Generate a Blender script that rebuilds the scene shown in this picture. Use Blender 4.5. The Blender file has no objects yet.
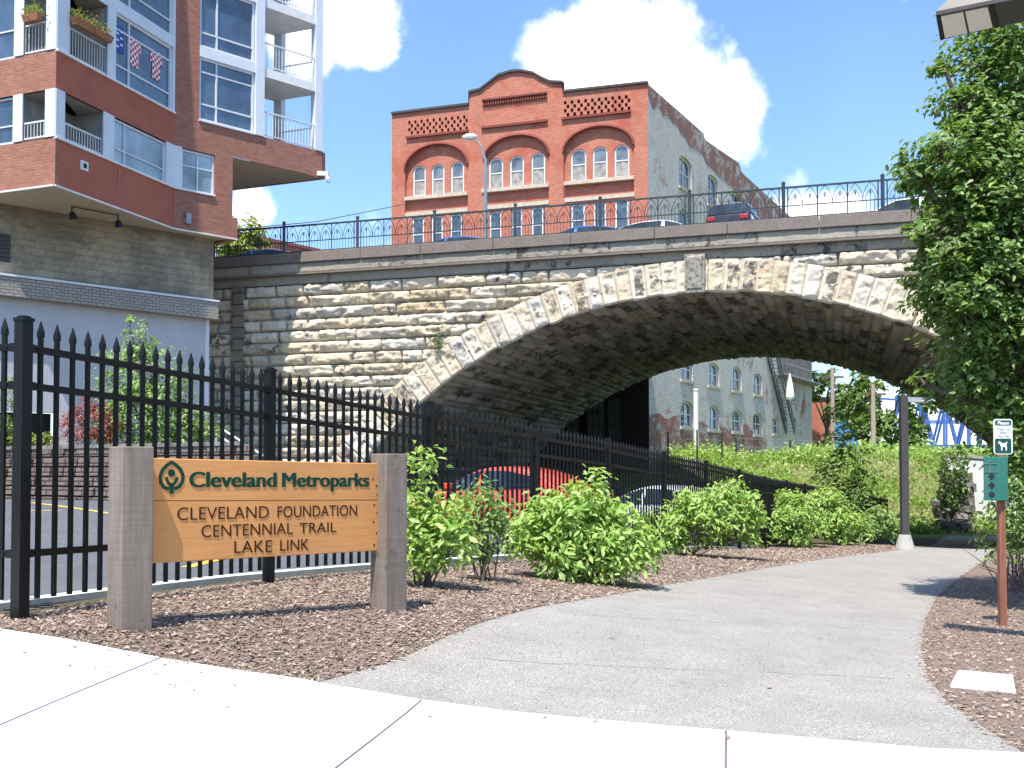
SUN_E = 4.4; SKY_S = .14; EXPO = 1.0; CLOUD = 1.0; CLOUD_S = 8.0; SKY_TINT = (.84, .95, 1.04)
import bpy, bmesh, math, random
import numpy as np
from mathutils import Vector, noise, geometry
R = random.Random(7)
NR = np.random.RandomState(11)
scene = bpy.context.scene
COL = scene.collection
# ---------------------------------------------------------------- camera model
F = 1050.0; CX = 512.0; CY = 439.0; PITCH = math.radians(1.8); EYE = Vector((0, 0, 1.3))
_cp, _sp = math.cos(PITCH), math.sin(PITCH)
def ray(px, py):
    v = (CY - py) / F
    return Vector(((px - CX) / F, _cp - v * _sp, _sp + v * _cp))
def at(px, py, Y):
    d = ray(px, py); return EYE + d * (Y / d.y)
class Wall:
    """vertical plane through P0 along unit dir; hit() measures (u, z) of a photo point"""
    def __init__(s, P0, d):
        s.P = Vector((P0[0], P0[1], 0)); s.d = Vector((d[0], d[1], 0)).normalized()
        s.n = Vector((s.d.y, -s.d.x, 0))
        if s.n.dot(Vector((0, -1, 0))) < 0 : s.n = -s.n
    def hit(s, px, py):
        r = ray(px, py); t = (s.P - EYE).dot(s.n) / r.dot(s.n); p = EYE + r * t
        return ((p - s.P).dot(s.d), p.z)
    def p(s, u, z, out=0.0):
        q = s.P + s.d * u + s.n * out; return Vector((q.x, q.y, z))
    def u(s, px, py=430): return s.hit(px, py)[0]
    def shift(s, out):
        q = s.P + s.n * out; w = Wall((q.x, q.y), (s.d.x, s.d.y)); w.n = s.n.copy(); return w
# ---------------------------------------------------------------- objects
ORG = {}
def thing(name, label, cat, loc=(0, 0, 0), group=None, rz=0, kind=None):
    o = bpy.data.objects.new(name, None); COL.objects.link(o); o.location = loc; o.rotation_euler = (0, 0, rz)
    o.empty_display_size = 0.2
    o['label'] = label; o['category'] = cat
    if group: o['group'] = group
    if kind: o['kind'] = kind
    ORG[o.name] = Vector(loc); return o
def tag(o, label=None, cat=None, group=None, kind=None):
    if label: o['label'] = label
    if cat: o['category'] = cat
    if group: o['group'] = group
    if kind: o['kind'] = kind
    return o
def copy_tree(o, parent=None):
    c = o.copy(); COL.objects.link(c); c.parent = parent
    ORG[c.name] = ORG.get(o.name, Vector((0, 0, 0)))
    for ch in list(o.children): copy_tree(ch, c)
    return c
def auto_uv(me):
    n = len(me.polygons)
    if n == 0: return
    uvl = me.uv_layers.new(name='UVMap')
    co = np.empty(len(me.vertices) * 3, np.float32); me.vertices.foreach_get('co', co); co = co.reshape(-1, 3)
    li = np.empty(len(me.loops), np.int32); me.loops.foreach_get('vertex_index', li)
    nor = np.empty(n * 3, np.float32); me.polygons.foreach_get('normal', nor); nor = nor.reshape(-1, 3)
    lt = np.empty(n, np.int32); me.polygons.foreach_get('loop_total', lt)
    fl = np.repeat(np.arange(n), lt)
    N = nor[fl]; P = co[li]
    h = np.hypot(N[:, 0], N[:, 1]) + 1e-9
    tx, ty = -N[:, 1] / h, N[:, 0] / h
    flat = np.abs(N[:, 2]) > 0.75
    U = np.where(flat, P[:, 0], P[:, 0] * tx + P[:, 1] * ty); V = np.where(flat, P[:, 1], P[:, 2])
    uvl.data.foreach_set('uv', np.stack([U, V], 1).astype(np.float32).ravel())
class MB:
    def __init__(s): s.v = []; s.f = []; s.m = []
    def quad(s, *ps, m=0):
        k = len(s.v); s.v += [tuple(p) for p in ps]; s.f.append(tuple(range(k, k + len(ps)))); s.m.append(m); return s
    def box(s, a, b, m=0):
        x0, y0, z0 = a; x1, y1, z1 = b
        return s.hexa([(x0,y0,z0),(x1,y0,z0),(x1,y1,z0),(x0,y1,z0)], [(x0,y0,z1),(x1,y0,z1),(x1,y1,z1),(x0,y1,z1)], m)
    def hexa(s, lo, hi, m=0):
        k = len(s.v); n = len(lo); s.v += [tuple(p) for p in lo] + [tuple(p) for p in hi]
        fs = [tuple(range(k + n - 1, k - 1, -1)), tuple(range(k + n, k + 2 * n))]
        for i in range(n): j = (i + 1) % n; fs.append((k + i, k + j, k + n + j, k + n + i))
        s.f += fs; s.m += [m] * len(fs); return s
    def prism(s, poly, z0, z1, m=0):   # poly ccw xy
        return s.hexa([(p[0], p[1], z0) for p in poly], [(p[0], p[1], z1) for p in poly], m)
    def wbox(s, W, u0, u1, z0, z1, o0, o1, m=0):   # box on a wall plane: from offset o0 to o1 outward
        lo = [W.p(u0, z0, o0), W.p(u1, z0, o0), W.p(u1, z0, o1), W.p(u0, z0, o1)]
        hi = [W.p(u0, z1, o0), W.p(u1, z1, o0), W.p(u1, z1, o1), W.p(u0, z1, o1)]
        return s.hexa(lo, hi, m)
    def bar(s, a, b, w, h=None, m=0, up=Vector((0, 0, 1))):
        a = Vector(a); b = Vector(b); h = h or w; d = (b - a)
        if d.length < 1e-6: return s
        d.normalize()
        if abs(d.dot(up)) > .98: up = Vector((1, 0, 0)) if abs(d.z) > .9 else Vector((0, 0, 1))
        x = d.cross(up).normalized() * (w / 2); y = x.cross(d).normalized() * (h / 2)
        return s.hexa([a-x-y, a+x-y, a+x+y, a-x+y], [b-x-y, b+x-y, b+x+y, b-x+y], m)
    def tube(s, pts, r, n=6, m=0, caps=True):
        pts = [Vector(p) for p in pts]; rs = r if isinstance(r, (list, tuple)) else [r] * len(pts)
        k = len(s.v); ref = None
        for i, p in enumerate(pts):
            d = (pts[min(i + 1, len(pts) - 1)] - pts[max(i - 1, 0)]).normalized()
            up = ref if ref is not None else (Vector((0, 0, 1)) if abs(d.z) < .9 else Vector((1, 0, 0)))
            x = d.cross(up)
            if x.length < 1e-4: x = d.cross(Vector((.3, .9, .1)))
            x.normalize(); y = x.cross(d).normalized(); ref = y
            for j in range(n):
                a = 2 * math.pi * j / n; q = p + x * math.cos(a) * rs[i] + y * math.sin(a) * rs[i]; s.v.append(tuple(q))
        for i in range(len(pts) - 1):
            for j in range(n):
                j2 = (j + 1) % n; s.f.append((k + i*n + j, k + i*n + j2, k + (i+1)*n + j2, k + (i+1)*n + j)); s.m.append(m)
        if caps:
            s.f.append(tuple(k + j for j in range(n - 1, -1, -1))); s.m.append(m)
            s.f.append(tuple(k + (len(pts)-1)*n + j for j in range(n))); s.m.append(m)
        return s
    def lathe(s, c, prof, n=16, m=0):
        k = len(s.v)
        for r, z in prof:
            for j in range(n): a = 2*math.pi*j/n; s.v.append((c[0] + r*math.cos(a), c[1] + r*math.sin(a), c[2] + z))
        for i in range(len(prof) - 1):
            for j in range(n):
                j2 = (j+1) % n; s.f.append((k+i*n+j, k+i*n+j2, k+(i+1)*n+j2, k+(i+1)*n+j)); s.m.append(m)
        s.f.append(tuple(k+j for j in range(n-1, -1, -1))); s.m.append(m)
        s.f.append(tuple(k+(len(prof)-1)*n+j for j in range(n))); s.m.append(m)
        return s
    def holed(s, W, outer, holes, out=0.0, depth=0.0, m=0, mr=None):
        """facade polygon with holes; reveals of given depth"""
        rings = [outer] + list(holes); pts = []; edges = []
        for rg in rings:
            k0 = len(pts); pts += [Vector((u, z)) for u, z in rg]; edges += [(k0 + i, k0 + (i + 1) % len(rg)) for i in range(len(rg))]
        res = geometry.delaunay_2d_cdt(pts, edges, [], 0, 1e-6); vv, ff = res[0], res[2]; k = len(s.v)
        s.v += [tuple(W.p(q.x, q.y, out)) for q in vv]
        def pin(rg, x, y):
            c = False; j = len(rg) - 1
            for i in range(len(rg)):
                if (rg[i][1] > y) != (rg[j][1] > y) and x < (rg[j][0] - rg[i][0]) * (y - rg[i][1]) / (rg[j][1] - rg[i][1]) + rg[i][0]: c = not c
                j = i
            return c
        boxes = [(min(p[0] for p in h), max(p[0] for p in h), min(p[1] for p in h), max(p[1] for p in h)) for h in holes]
        for t in ff:
            cx_ = sum(vv[i].x for i in t) / len(t); cy_ = sum(vv[i].y for i in t) / len(t)
            if not pin(outer, cx_, cy_): continue
            if any(b[0] < cx_ < b[1] and b[2] < cy_ < b[3] and pin(h, cx_, cy_) for h, b in zip(holes, boxes)): continue
            a, b, c = [Vector(s.v[k + i]) for i in t[:3]]
            t = tuple(t)
            if (b-a).cross(c-a).dot(W.n) < 0: t = t[::-1]
            s.f.append(tuple(k + i for i in t)); s.m.append(m)
        if depth:
            for h in holes:
                for i in range(len(h)):
                    a = h[i]; b = h[(i+1) % len(h)]
                    s.quad(W.p(a[0], a[1], out), W.p(b[0], b[1], out), W.p(b[0], b[1], out - depth), W.p(a[0], a[1], out - depth), m=m if mr is None else mr)
        return s
    def build(s, name, mats, parent=None, smooth=False, local=False, uv=True, bevel=0):
        me = bpy.data.meshes.new(name)
        vs = s.v
        if parent is not None and not local:
            o = ORG.get(parent.name, Vector((0, 0, 0))); vs = [(x - o.x, y - o.y, z - o.z) for x, y, z in s.v]
        me.from_pydata(vs, [], s.f)
        if not isinstance(mats, (list, tuple)): mats = [mats]
        for mt in mats: me.materials.append(mt)
        me.polygons.foreach_set('material_index', s.m)
        if smooth: me.polygons.foreach_set('use_smooth', [True] * len(s.f))
        me.update()
        if uv: auto_uv(me)
        ob = bpy.data.objects.new(name, me); COL.objects.link(ob)
        if parent is not None: ob.parent = parent; ORG[ob.name] = ORG.get(parent.name, Vector((0, 0, 0)))
        else: ORG[ob.name] = Vector((0, 0, 0))
        if bevel:
            bv = ob.modifiers.new('bevel', 'BEVEL'); bv.width = bevel; bv.segments = 2; bv.limit_method = 'ANGLE'
        return ob
def set_origin(ob, p):
    """move a top-level mesh's origin to p"""
    p = Vector(p); me = ob.data
    co = np.empty(len(me.vertices) * 3, np.float32); me.vertices.foreach_get('co', co); co = co.reshape(-1, 3) - np.array(p, np.float32)
    me.vertices.foreach_set('co', co.ravel()); me.update(); ob.location = p; return ob
# ---------------------------------------------------------------- materials
def newmat(name):
    m = bpy.data.materials.new(name); m.use_nodes = True; nt = m.node_tree
    return m, nt, nt.nodes['Principled BSDF']
class NT:
    def __init__(s, nt): s.nt = nt
    def n(s, t, **kw):
        nd = s.nt.nodes.new(t)
        for k, v in kw.items(): setattr(nd, k, v)
        return nd
    def l(s, a, b): s.nt.links.new(a, b)
def noise_node(T, vec, scale, detail=4, rough=.55, dist=0):
    n = T.n('ShaderNodeTexNoise'); n.inputs['Scale'].default_value = scale; n.inputs['Detail'].default_value = detail
    n.inputs['Roughness'].default_value = rough; n.inputs['Distortion'].default_value = dist
    if vec is not None: T.l(vec, n.inputs['Vector'])
    return n.outputs['Fac']
def ramp(T, fac, stops, interp='LINEAR'):
    r = T.n('ShaderNodeValToRGB'); cr = r.color_ramp; cr.interpolation = interp
    while len(cr.elements) > 1: cr.elements.remove(cr.elements[-1])
    for i, (p, c) in enumerate(stops):
        e = cr.elements[0] if i == 0 else cr.elements.new(p)
        e.position = p; e.color = (c[0], c[1], c[2], 1) if isinstance(c, (tuple, list)) else (c, c, c, 1)
    T.l(fac, r.inputs['Fac']); return r.outputs['Color']
def mix(T, fac, a, b, mode='MIX'):
    m = T.n('ShaderNodeMix', data_type='RGBA', blend_type=mode)
    def put(sock, v):
        if isinstance(v, (int, float)): sock.default_value = v if sock.type == 'VALUE' else (v, v, v, 1)
        elif isinstance(v, (tuple, list)): sock.default_value = (v[0], v[1], v[2], 1)
        else: T.l(v, sock)
    put(m.inputs[0], fac); put(m.inputs[6], a); put(m.inputs[7], b); return m.outputs[2]
def bump(T, h, strength, dist, b):
    n = T.n('ShaderNodeBump'); n.inputs['Strength'].default_value = strength; n.inputs['Distance'].default_value = dist
    T.l(h, n.inputs['Height']); T.l(n.outputs['Normal'], b.inputs['Normal']); return n
def coords(T, kind='Object'):
    return T.n('ShaderNodeTexCoord').outputs[kind]
def plain(name, c, rough=.6, metal=0, var=.12, scale=6, bumps=0, spec=.5, coat=0):
    m, nt, b = newmat(name); T = NT(nt)
    f = noise_node(T, coords(T), scale, 5)
    lo = tuple(x * (1 - var) for x in c); hi = tuple(min(1, x * (1 + var)) for x in c)
    T.l(ramp(T, f, [(.3, lo), (.7, hi)]), b.inputs['Base Color'])
    b.inputs['Roughness'].default_value = rough; b.inputs['Metallic'].default_value = metal
    b.inputs['Specular IOR Level'].default_value = spec; b.inputs['Coat Weight'].default_value = coat
    if bumps: bump(T, noise_node(T, coords(T), scale * 8, 4), bumps, .01, b)
    return m
def brickmat(name, c1, c2, mortar, bw=.215, bh=.075, ms=.010, stain=None, stain_amt=.5, offs=.5, rough=.85, bump_s=.6, var=.5):
    m, nt, b = newmat(name); T = NT(nt); uv = coords(T, 'UV')
    br = T.n('ShaderNodeTexBrick'); T.l(uv, br.inputs['Vector']); br.offset = offs
    br.inputs['Scale'].default_value = 1; br.inputs['Brick Width'].default_value = bw; br.inputs['Row Height'].default_value = bh
    br.inputs['Mortar Size'].default_value = ms; br.inputs['Mortar Smooth'].default_value = .3; br.inputs['Bias'].default_value = 0
    br.inputs['Color1'].default_value = (*c1, 1); br.inputs['Color2'].default_value = (*c2, 1); br.inputs['Mortar'].default_value = (*mortar, 1)
    n1 = noise_node(T, uv, .9, 6, .65); n2 = noise_node(T, uv, 9, 4, .6)
    c = mix(T, var, br.outputs['Color'], ramp(T, n1, [(.3, .45), (.7, 1.0)]), 'MULTIPLY')
    c = mix(T, .35, c, ramp(T, n2, [(.3, .5), (.7, 1.0)]), 'MULTIPLY')
    if stain:
        s = noise_node(T, uv, .35, 7, .75, .4)
        c = mix(T, ramp(T, s, [(.5 - .12*stain_amt, 0.0), (.62 - .1*stain_amt, 1.0)]), c, stain)
    T.l(c, b.inputs['Base Color']); b.inputs['Roughness'].default_value = rough
    h = mix(T, .35, br.outputs['Fac'], n2); inv = T.n('ShaderNodeInvert'); T.l(h, inv.inputs['Color'])
    bump(T, inv.outputs['Color'], bump_s, .02, b)
    return m
def leafmat(name, c_dark, c_light, trans=.35, rough=.45):
    m, nt, b = newmat(name); T = NT(nt)
    g = T.n('ShaderNodeNewGeometry').outputs['Random Per Island']
    c = ramp(T, g, [(0, c_dark), (.6, tuple((x + y) / 2 for x, y in zip(c_dark, c_light))), (1, c_light)])
    T.l(c, b.inputs['Base Color']); b.inputs['Roughness'].default_value = rough; b.inputs['Specular IOR Level'].default_value = .4
    tr = T.n('ShaderNodeBsdfTranslucent'); T.l(mix(T, .5, c, (c_light[0]*1.5, c_light[1]*1.6, c_light[2]*.6)), tr.inputs['Color'])
    ms = T.n('ShaderNodeMixShader'); ms.inputs[0].default_value = trans
    T.l(b.outputs[0], ms.inputs[1]); T.l(tr.outputs[0], ms.inputs[2]); T.l(ms.outputs[0], nt.nodes['Material Output'].inputs['Surface'])
    return m
def stonemat(name, tan, cream, grey, black, blk=.5, attr='stone'):
    m, nt, b = newmat(name); T = NT(nt); oc = coords(T)
    a = T.n('ShaderNodeAttribute', attribute_name=attr); sep = T.n('ShaderNodeSeparateColor'); T.l(a.outputs['Color'], sep.inputs[0])
    c = ramp(T, sep.outputs[0], [(0, tan), (.35, cream), (.65, tan), (.82, grey), (1, cream)])
    n1 = noise_node(T, oc, 3.2, 8, .7, .3); n2 = noise_node(T, oc, 22, 5, .6)
    c = mix(T, .35, c, ramp(T, n1, [(.3, .45), (.62, 1.0)]), 'MULTIPLY')
    c = mix(T, .40, c, ramp(T, n2, [(.3, .5), (.6, 1.0)]), 'MULTIPLY')
    # black crust: stones whose second attribute is high carry more of it
    ad = T.n('ShaderNodeMath', operation='ADD'); T.l(n1, ad.inputs[0])
    mu = T.n('ShaderNodeMath', operation='MULTIPLY'); T.l(sep.outputs[1], mu.inputs[0]); mu.inputs[1].default_value = .32; T.l(mu.outputs[0], ad.inputs[1])
    c = mix(T, ramp(T, ad.outputs[0], [(.80 - .2*blk, 0.0), (.90 - .2*blk, .9)]), c, black)
    c = mix(T, ramp(T, sep.outputs[2], [(.0, 0.0), (1, .85)]), c, tuple(x*.35 for x in grey))
    T.l(c, b.inputs['Base Color']); b.inputs['Roughness'].default_value = .9; b.inputs['Specular IOR Level'].default_value = .25
    bump(T, mix(T, .5, n1, n2), .7, .05, b)
    return m
M = {}
M['brick_red'] = brickmat('red_brick', (.62, .185, .105), (.50, .135, .075), (.46, .30, .23), bw=.30, bh=.10, ms=.014, stain=(.40, .10, .06), stain_amt=.0, var=.35)
M['brick_white'] = brickmat('painted_brick', (.86, .79, .71), (.76, .68, .60), (.42, .35, .30), bw=.34, bh=.12, ms=.016, stain=(.34, .17, .12), stain_amt=-.35, var=.25, bump_s=1.0)
M['brick_worn'] = brickmat('worn_brick', (.30, .09, .06), (.45, .40, .35), (.2, .15, .13), bw=.32, bh=.11, ms=.014, stain=(.42, .38, .34), stain_amt=.2, bump_s=1)
M['brick_apt'] = brickmat('apartment_brick', (.44, .175, .115), (.35, .125, .08), (.30, .19, .15), bw=.22, bh=.075, ms=.009, var=.3)
M['brick_tan'] = brickmat('tan_split_block', (.54, .445, .31), (.42, .345, .235), (.40, .33, .23), bw=.55, bh=.19, ms=.008, stain=(.19, .16, .115), stain_amt=.35, var=.75, bump_s=1)
M['brick_cream'] = brickmat('cream_brick', (.42, .38, .33), (.37, .34, .30), (.17, .16, .15), bw=.22, bh=.085, ms=.012, var=.25)
M['stucco'] = plain('terracotta_panel', (.37, .105, .062), .8, var=.12, scale=1.5, bumps=.15)
M['soffit'] = plain('beige_soffit', (.42, .36, .26), .85, var=.06)
M['white'] = plain('white_paint', (.62, .66, .72), .55, var=.05, scale=2)
M['white_trim'] = plain('white_trim', (.72, .72, .70), .6, var=.08, scale=3)
M['sill'] = plain('stone_sill', (.50, .43, .33), .85, var=.2, scale=5, bumps=.3)
M['black'] = plain('black_metal', (.006, .006, .007), .45, var=.15, spec=.28)
M['iron'] = plain('dark_iron', (.025, .035, .045), .5, var=.2)
M['steel'] = plain('grey_steel', (.30, .31, .32), .45, .6)
M['bronze'] = plain('bronze_paint', (.055, .05, .048), .5, var=.1)
M['roof'] = plain('roof_felt', (.06, .06, .06), .9)
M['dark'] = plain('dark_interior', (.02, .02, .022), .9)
M['interior'] = plain('interior_wall', (.25, .24, .22), .9)
M['curtain'] = plain('curtain', (.30, .29, .27), .9, var=.4, scale=3)
M['lens'] = plain('lamp_lens', (.85, .84, .78), .3, var=.06, scale=30)
M['blue'] = plain('blue_steel', (.05, .13, .42), .6)
M['rail_white'] = plain('white_rail', (.65, .66, .67), .4)
def glassmat(name, c=(.03, .05, .08), rough=.04):
    m, nt, b = newmat(name); T = NT(nt)
    f = noise_node(T, coords(T), .8, 3)
    T.l(ramp(T, f, [(.35, tuple(x*.5 for x in c)), (.65, tuple(x*1.7 for x in c))]), b.inputs['Base Color'])
    b.inputs['Roughness'].default_value = rough; b.inputs['Specular IOR Level'].default_value = .9; b.inputs['IOR'].default_value = 1.7
    bump(T, noise_node(T, coords(T), 1.2, 2), .06, .05, b)
    return m
M['glass'] = glassmat('window_glass', (.045, .075, .115))
M['glass_curt'] = glassmat('curtained_glass', (.20, .27, .31), .25)
M['glass_old'] = glassmat('old_window_glass', (.12, .13, .13), .15)
def sidingmat():
    m, nt, b = newmat('ribbed_siding'); T = NT(nt); uv = coords(T, 'UV')
    w = T.n('ShaderNodeTexWave', wave_type='BANDS', bands_direction='X'); w.inputs['Scale'].default_value = 3.4; T.l(uv, w.inputs['Vector'])
    c = ramp(T, w.outputs['Fac'], [(0, (.44, .45, .47)), (.25, (.49, .50, .53)), (1, (.49, .50, .53))])
    c = mix(T, .3, c, ramp(T, noise_node(T, uv, 1.2, 5), [(.3, .6), (.7, 1.0)]), 'MULTIPLY')
    T.l(c, b.inputs['Base Color']); b.inputs['Roughness'].default_value = .6; bump(T, w.outputs['Fac'], .2, .01, b); return m
M['siding'] = sidingmat()
def groundmat(name, cols, s1, s2, bs, bd, rough=.95, big=None):
    m, nt, b = newmat(name); T = NT(nt); oc = coords(T)
    n1 = noise_node(T, oc, s1, 6, .7); n2 = noise_node(T, oc, s2, 3, .6)
    c = ramp(T, n2, [(.3 + .4 * i / (len(cols)-1), x) for i, x in enumerate(cols)])
    c = mix(T, .4, c, ramp(T, n1, [(.3, .55), (.65, 1.0)]), 'MULTIPLY')
    if big: c = mix(T, big, c, ramp(T, noise_node(T, oc, .5, 4, .6, 1), [(.35, .6), (.6, 1.0)]), 'MULTIPLY')
    T.l(c, b.inputs['Base Color']); b.inputs['Roughness'].default_value = rough; b.inputs['Specular IOR Level'].default_value = .2
    bump(T, mix(T, .6, n1, n2), bs, bd, b); return m
M['concrete'] = groundmat('sidewalk_concrete', [(.72, .71, .68), (.80, .79, .76)], 3, 60, .1, .01, big=.08)
M['conc_grey'] = groundmat('grey_concrete', [(.33, .33, .315), (.46, .45, .43)], 3, 40, .2, .01)
M['asph_path'] = groundmat('path_asphalt', [(.13, .123, .114), (.285, .272, .255), (.45, .435, .405)], 2, 95, .6, .012, big=.22)
M['asph_lot'] = groundmat('lot_asphalt', [(.085, .092, .105), (.14, .15, .17)], 2, 90, .3, .01, big=.3)
M['mulch'] = groundmat('bark_mulch', [(.13, .098, .08), (.255, .195, .16), (.38, .30, .25)], 6, 75, 1, .05)
M['soil'] = groundmat('soil', [(.06, .055, .035), (.11, .10, .06)], 1, 12, .6, .05)
M['slope'] = groundmat('grassy_soil', [(.05, .10, .018), (.12, .17, .04), (.22, .21, .09)], .6, 3.5, .6, .1)
M['joint'] = plain('joint_sand', (.16, .13, .11), .95)
M['joint_line'] = plain('panel_joint', (.36, .15, .11), .8)
M['yellow'] = plain('yellow_paint', (.60, .42, .06), .8, var=.25, scale=12)
M['rubble'] = plain('rubble_stone', (.17, .16, .15), .9, var=.5, scale=3, bumps=1)
M['block'] = brickmat('retaining_block', (.23, .175, .145), (.155, .12, .105), (.04, .035, .03), bw=.42, bh=.2, ms=.02, var=.6, bump_s=1)
def pale_wall():
    m, nt, b = newmat('whitewashed_concrete'); T = NT(nt); oc = coords(T)
    n = noise_node(T, oc, .9, 6, .6)
    T.l(ramp(T, n, [(.3, (.58, .62, .64)), (.6, (.80, .84, .85))]), b.inputs['Base Color']); b.inputs['Roughness'].default_value = .9; return m
M['pale'] = pale_wall()
def chipmat():
    m, nt, b = newmat('mulch_chip'); T = NT(nt)
    g = T.n('ShaderNodeNewGeometry').outputs['Random Per Island']
    T.l(ramp(T, g, [(0, (.15, .11, .09)), (.5, (.29, .215, .17)), (.92, (.38, .295, .24)), (1, (.56, .46, .385))]), b.inputs['Base Color']); b.inputs['Roughness'].default_value = .9; return m
M['chip'] = chipmat()
M['leaf_shrub'] = leafmat('shrub_leaf', (.17, .33, .05), (.50, .62, .24), .4, .55)
M['leaf_small'] = leafmat('small_shrub_leaf', (.10, .22, .05), (.34, .45, .17), .35, .55)
M['leaf_tree'] = leafmat('tree_leaf', (.038, .10, .022), (.26, .38, .11), .35, .45)
M['leaf_far'] = leafmat('far_leaf', (.06, .13, .025), (.20, .29, .08), .25)
M['leaf_yel'] = leafmat('yellow_leaf', (.16, .21, .03), (.33, .38, .08))
M['leaf_red'] = leafmat('barberry_leaf', (.13, .035, .03), (.42, .12, .11))
M['grass'] = leafmat('grass_blade', (.17, .28, .05), (.48, .58, .22), .4)
M['grass_dry'] = leafmat('dry_grass_blade', (.28, .26, .12), (.46, .42, .24), .25)
M['bark'] = plain('bark', (.11, .085, .065), .95, var=.35, scale=9, bumps=.8)
M['twig'] = plain('red_twig', (.22, .12, .10), .8, var=.3, scale=9)
M['flower'] = plain('orange_flowers', (.55, .16, .05), .8, var=.5, scale=25)
M['terra'] = plain('wicker_planter', (.30, .13, .06), .8, var=.3, scale=20)
# ---------------------------------------------------------------- terrain
def zf(px, py, Y): return at(px, py, Y).z
fence_pts = [(-2.96,6.36,.40),(-2.07,8.98,.35),(-.9,11.5,.24),(.307,14,.11),(1.51,16.5,0),(2.75,19,-.17),(3.97,21.5,-.3),(5.19,24,-.46),(6.38,26.5,-.63),(13,40,-1.45),(18.6,52,-2.3)]
def A(px, py, Y):
    p = at(px, py, Y); return (p.x, p.y, p.z)
anch = [f for f in fence_pts[:9]] + [(12.6,40,-1.35),(16.5,48,-1.6),
  A(512,715,5.65), A(512,768,4.65), A(2,631,5.9), A(1020,755,5.0), A(1024,768,4.8), A(130,626,6.4), A(392,616,7.6), A(1003,626,11), A(905,549,27),
  A(955,549,31), A(955,535,48), A(985,685,7.0), A(295,680,5.95), A(160,659,5.95), A(0,768,4.2),
  (-12,24.5,.66),(-8.2,22.5,.68),(-5,8,.38),(-7,14,.5),(-3,16,.42),(-4,24,.4),(.1,23,-.02),(-3,33,.05),(4,34,-.3),(8,32,-.6),(-6,6,.42),(-9,30,.6),
  (8,14,-.42),(12,20,-.62),(10,9,-.3),(0,0,-.12),(-5,2,.35),(5,2,-.25),(16,30,-.9),(6,6,-.2),(2,40,-.5),(8,48,-1.1)]
def _phi(r2): return np.where(r2 > 0, .5 * r2 * np.log(r2 + 1e-12), 0)
AP = np.array([a[:2] for a in anch]); AZ = np.array([a[2] for a in anch]); n_ = len(AP)
K = _phi(((AP[:, None] - AP[None]) ** 2).sum(-1)) + np.eye(n_) * .15
PP = np.c_[np.ones(n_), AP]; KK = np.zeros((n_ + 3, n_ + 3)); KK[:n_, :n_] = K; KK[:n_, n_:] = PP; KK[n_:, :n_] = PP.T
WW = np.linalg.solve(KK, np.r_[AZ, 0, 0, 0])
EU = Vector((.954, -.298, 0)).normalized(); EW = Vector((.298, .954, 0)).normalized(); O_ = Vector((5.4, 30.8, 0))
def sstep(x): x = np.clip(x, 0, 1); return x * x * (3 - 2 * x)
def H(X, Y):
    X = np.asarray(X, float); Y = np.asarray(Y, float); sh = np.broadcast(X, Y).shape
    x = np.clip(np.broadcast_to(X, sh).ravel(), -13, 18); y = np.clip(np.broadcast_to(Y, sh).ravel(), 1, 50)
    z = np.empty(len(x))
    for i in range(0, len(x), 20000):
        xs, ys = x[i:i+20000], y[i:i+20000]
        r2 = (xs[:, None] - AP[None, :, 0]) ** 2 + (ys[:, None] - AP[None, :, 1]) ** 2
        z[i:i+20000] = _phi(r2) @ WW[:n_] + WW[n_] + WW[n_+1] * xs + WW[n_+2] * ys
    xx = np.broadcast_to(X, sh).ravel(); yy = np.broadcast_to(Y, sh).ravel()
    w = (xx - O_.x) * EW.x + (yy - O_.y) * EW.y; u = (xx - O_.x) * EU.x + (yy - O_.y) * EU.y
    t = sstep((w - 22.3) / 12.5)
    z = z * (1 - t) + (2.25 + .12 * np.sin(xx * .7) + .1 * np.sin(xx * .31 + 2)) * t
    return z.reshape(sh)
def h(x, y): return float(H(x, y))
def gp(px, py):
    """point of the ground seen at a photo point"""
    d = ray(px, py); lo = 3.0; Y = lo; last = None
    while Y < 90:
        p = EYE + d * (Y / d.y)
        if p.z < h(p.x, p.y): break
        Y *= 1.01
    a, b = Y / 1.01, Y
    for _ in range(25):
        c = (a + b) / 2; p = EYE + d * (c / d.y)
        if p.z < h(p.x, p.y): b = c
        else: a = c
    return Vector((p.x, p.y, h(p.x, p.y)))
def sheet(name, poly, off, mat, step=.5, skirt=0, kind='structure'):
    bm = bmesh.new(); vs = [bm.verts.new((p[0], p[1], 0)) for p in poly]; bm.faces.new(vs)
    xs = [p[0] for p in poly]; ys = [p[1] for p in poly]
    for ax, lo, hi in ((0, min(xs), max(xs)), (1, min(ys), max(ys))):
        k = math.ceil(lo / step) * step
        while k < hi:
            co = [0, 0, 0]; no = [0, 0, 0]; co[ax] = k; no[ax] = 1
            bmesh.ops.bisect_plane(bm, geom=bm.verts[:] + bm.edges[:] + bm.faces[:], plane_co=co, plane_no=no); k += step
    if skirt:
        be = [e for e in bm.edges if e.is_boundary]
    bmesh.ops.recalc_face_normals(bm, faces=bm.faces[:])
    for f in bm.faces:
        if f.normal.z < 0: f.normal_flip()
    vv = bm.verts[:]; zz = H([v.co.x for v in vv], [v.co.y for v in vv])
    for v, z in zip(vv, zz): v.co.z = z + off
    if skirt:
        r = bmesh.ops.extrude_edge_only(bm, edges=be)
        for g in r['geom']:
            if isinstance(g, bmesh.types.BMVert): g.co.z -= skirt
    me = bpy.data.meshes.new(name); bm.to_mesh(me); bm.free(); me.materials.append(mat); auto_uv(me)
    o = bpy.data.objects.new(name, me); COL.objects.link(o); ORG[o.name] = Vector((0, 0, 0))
    if kind: o['kind'] = kind
    return o
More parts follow.
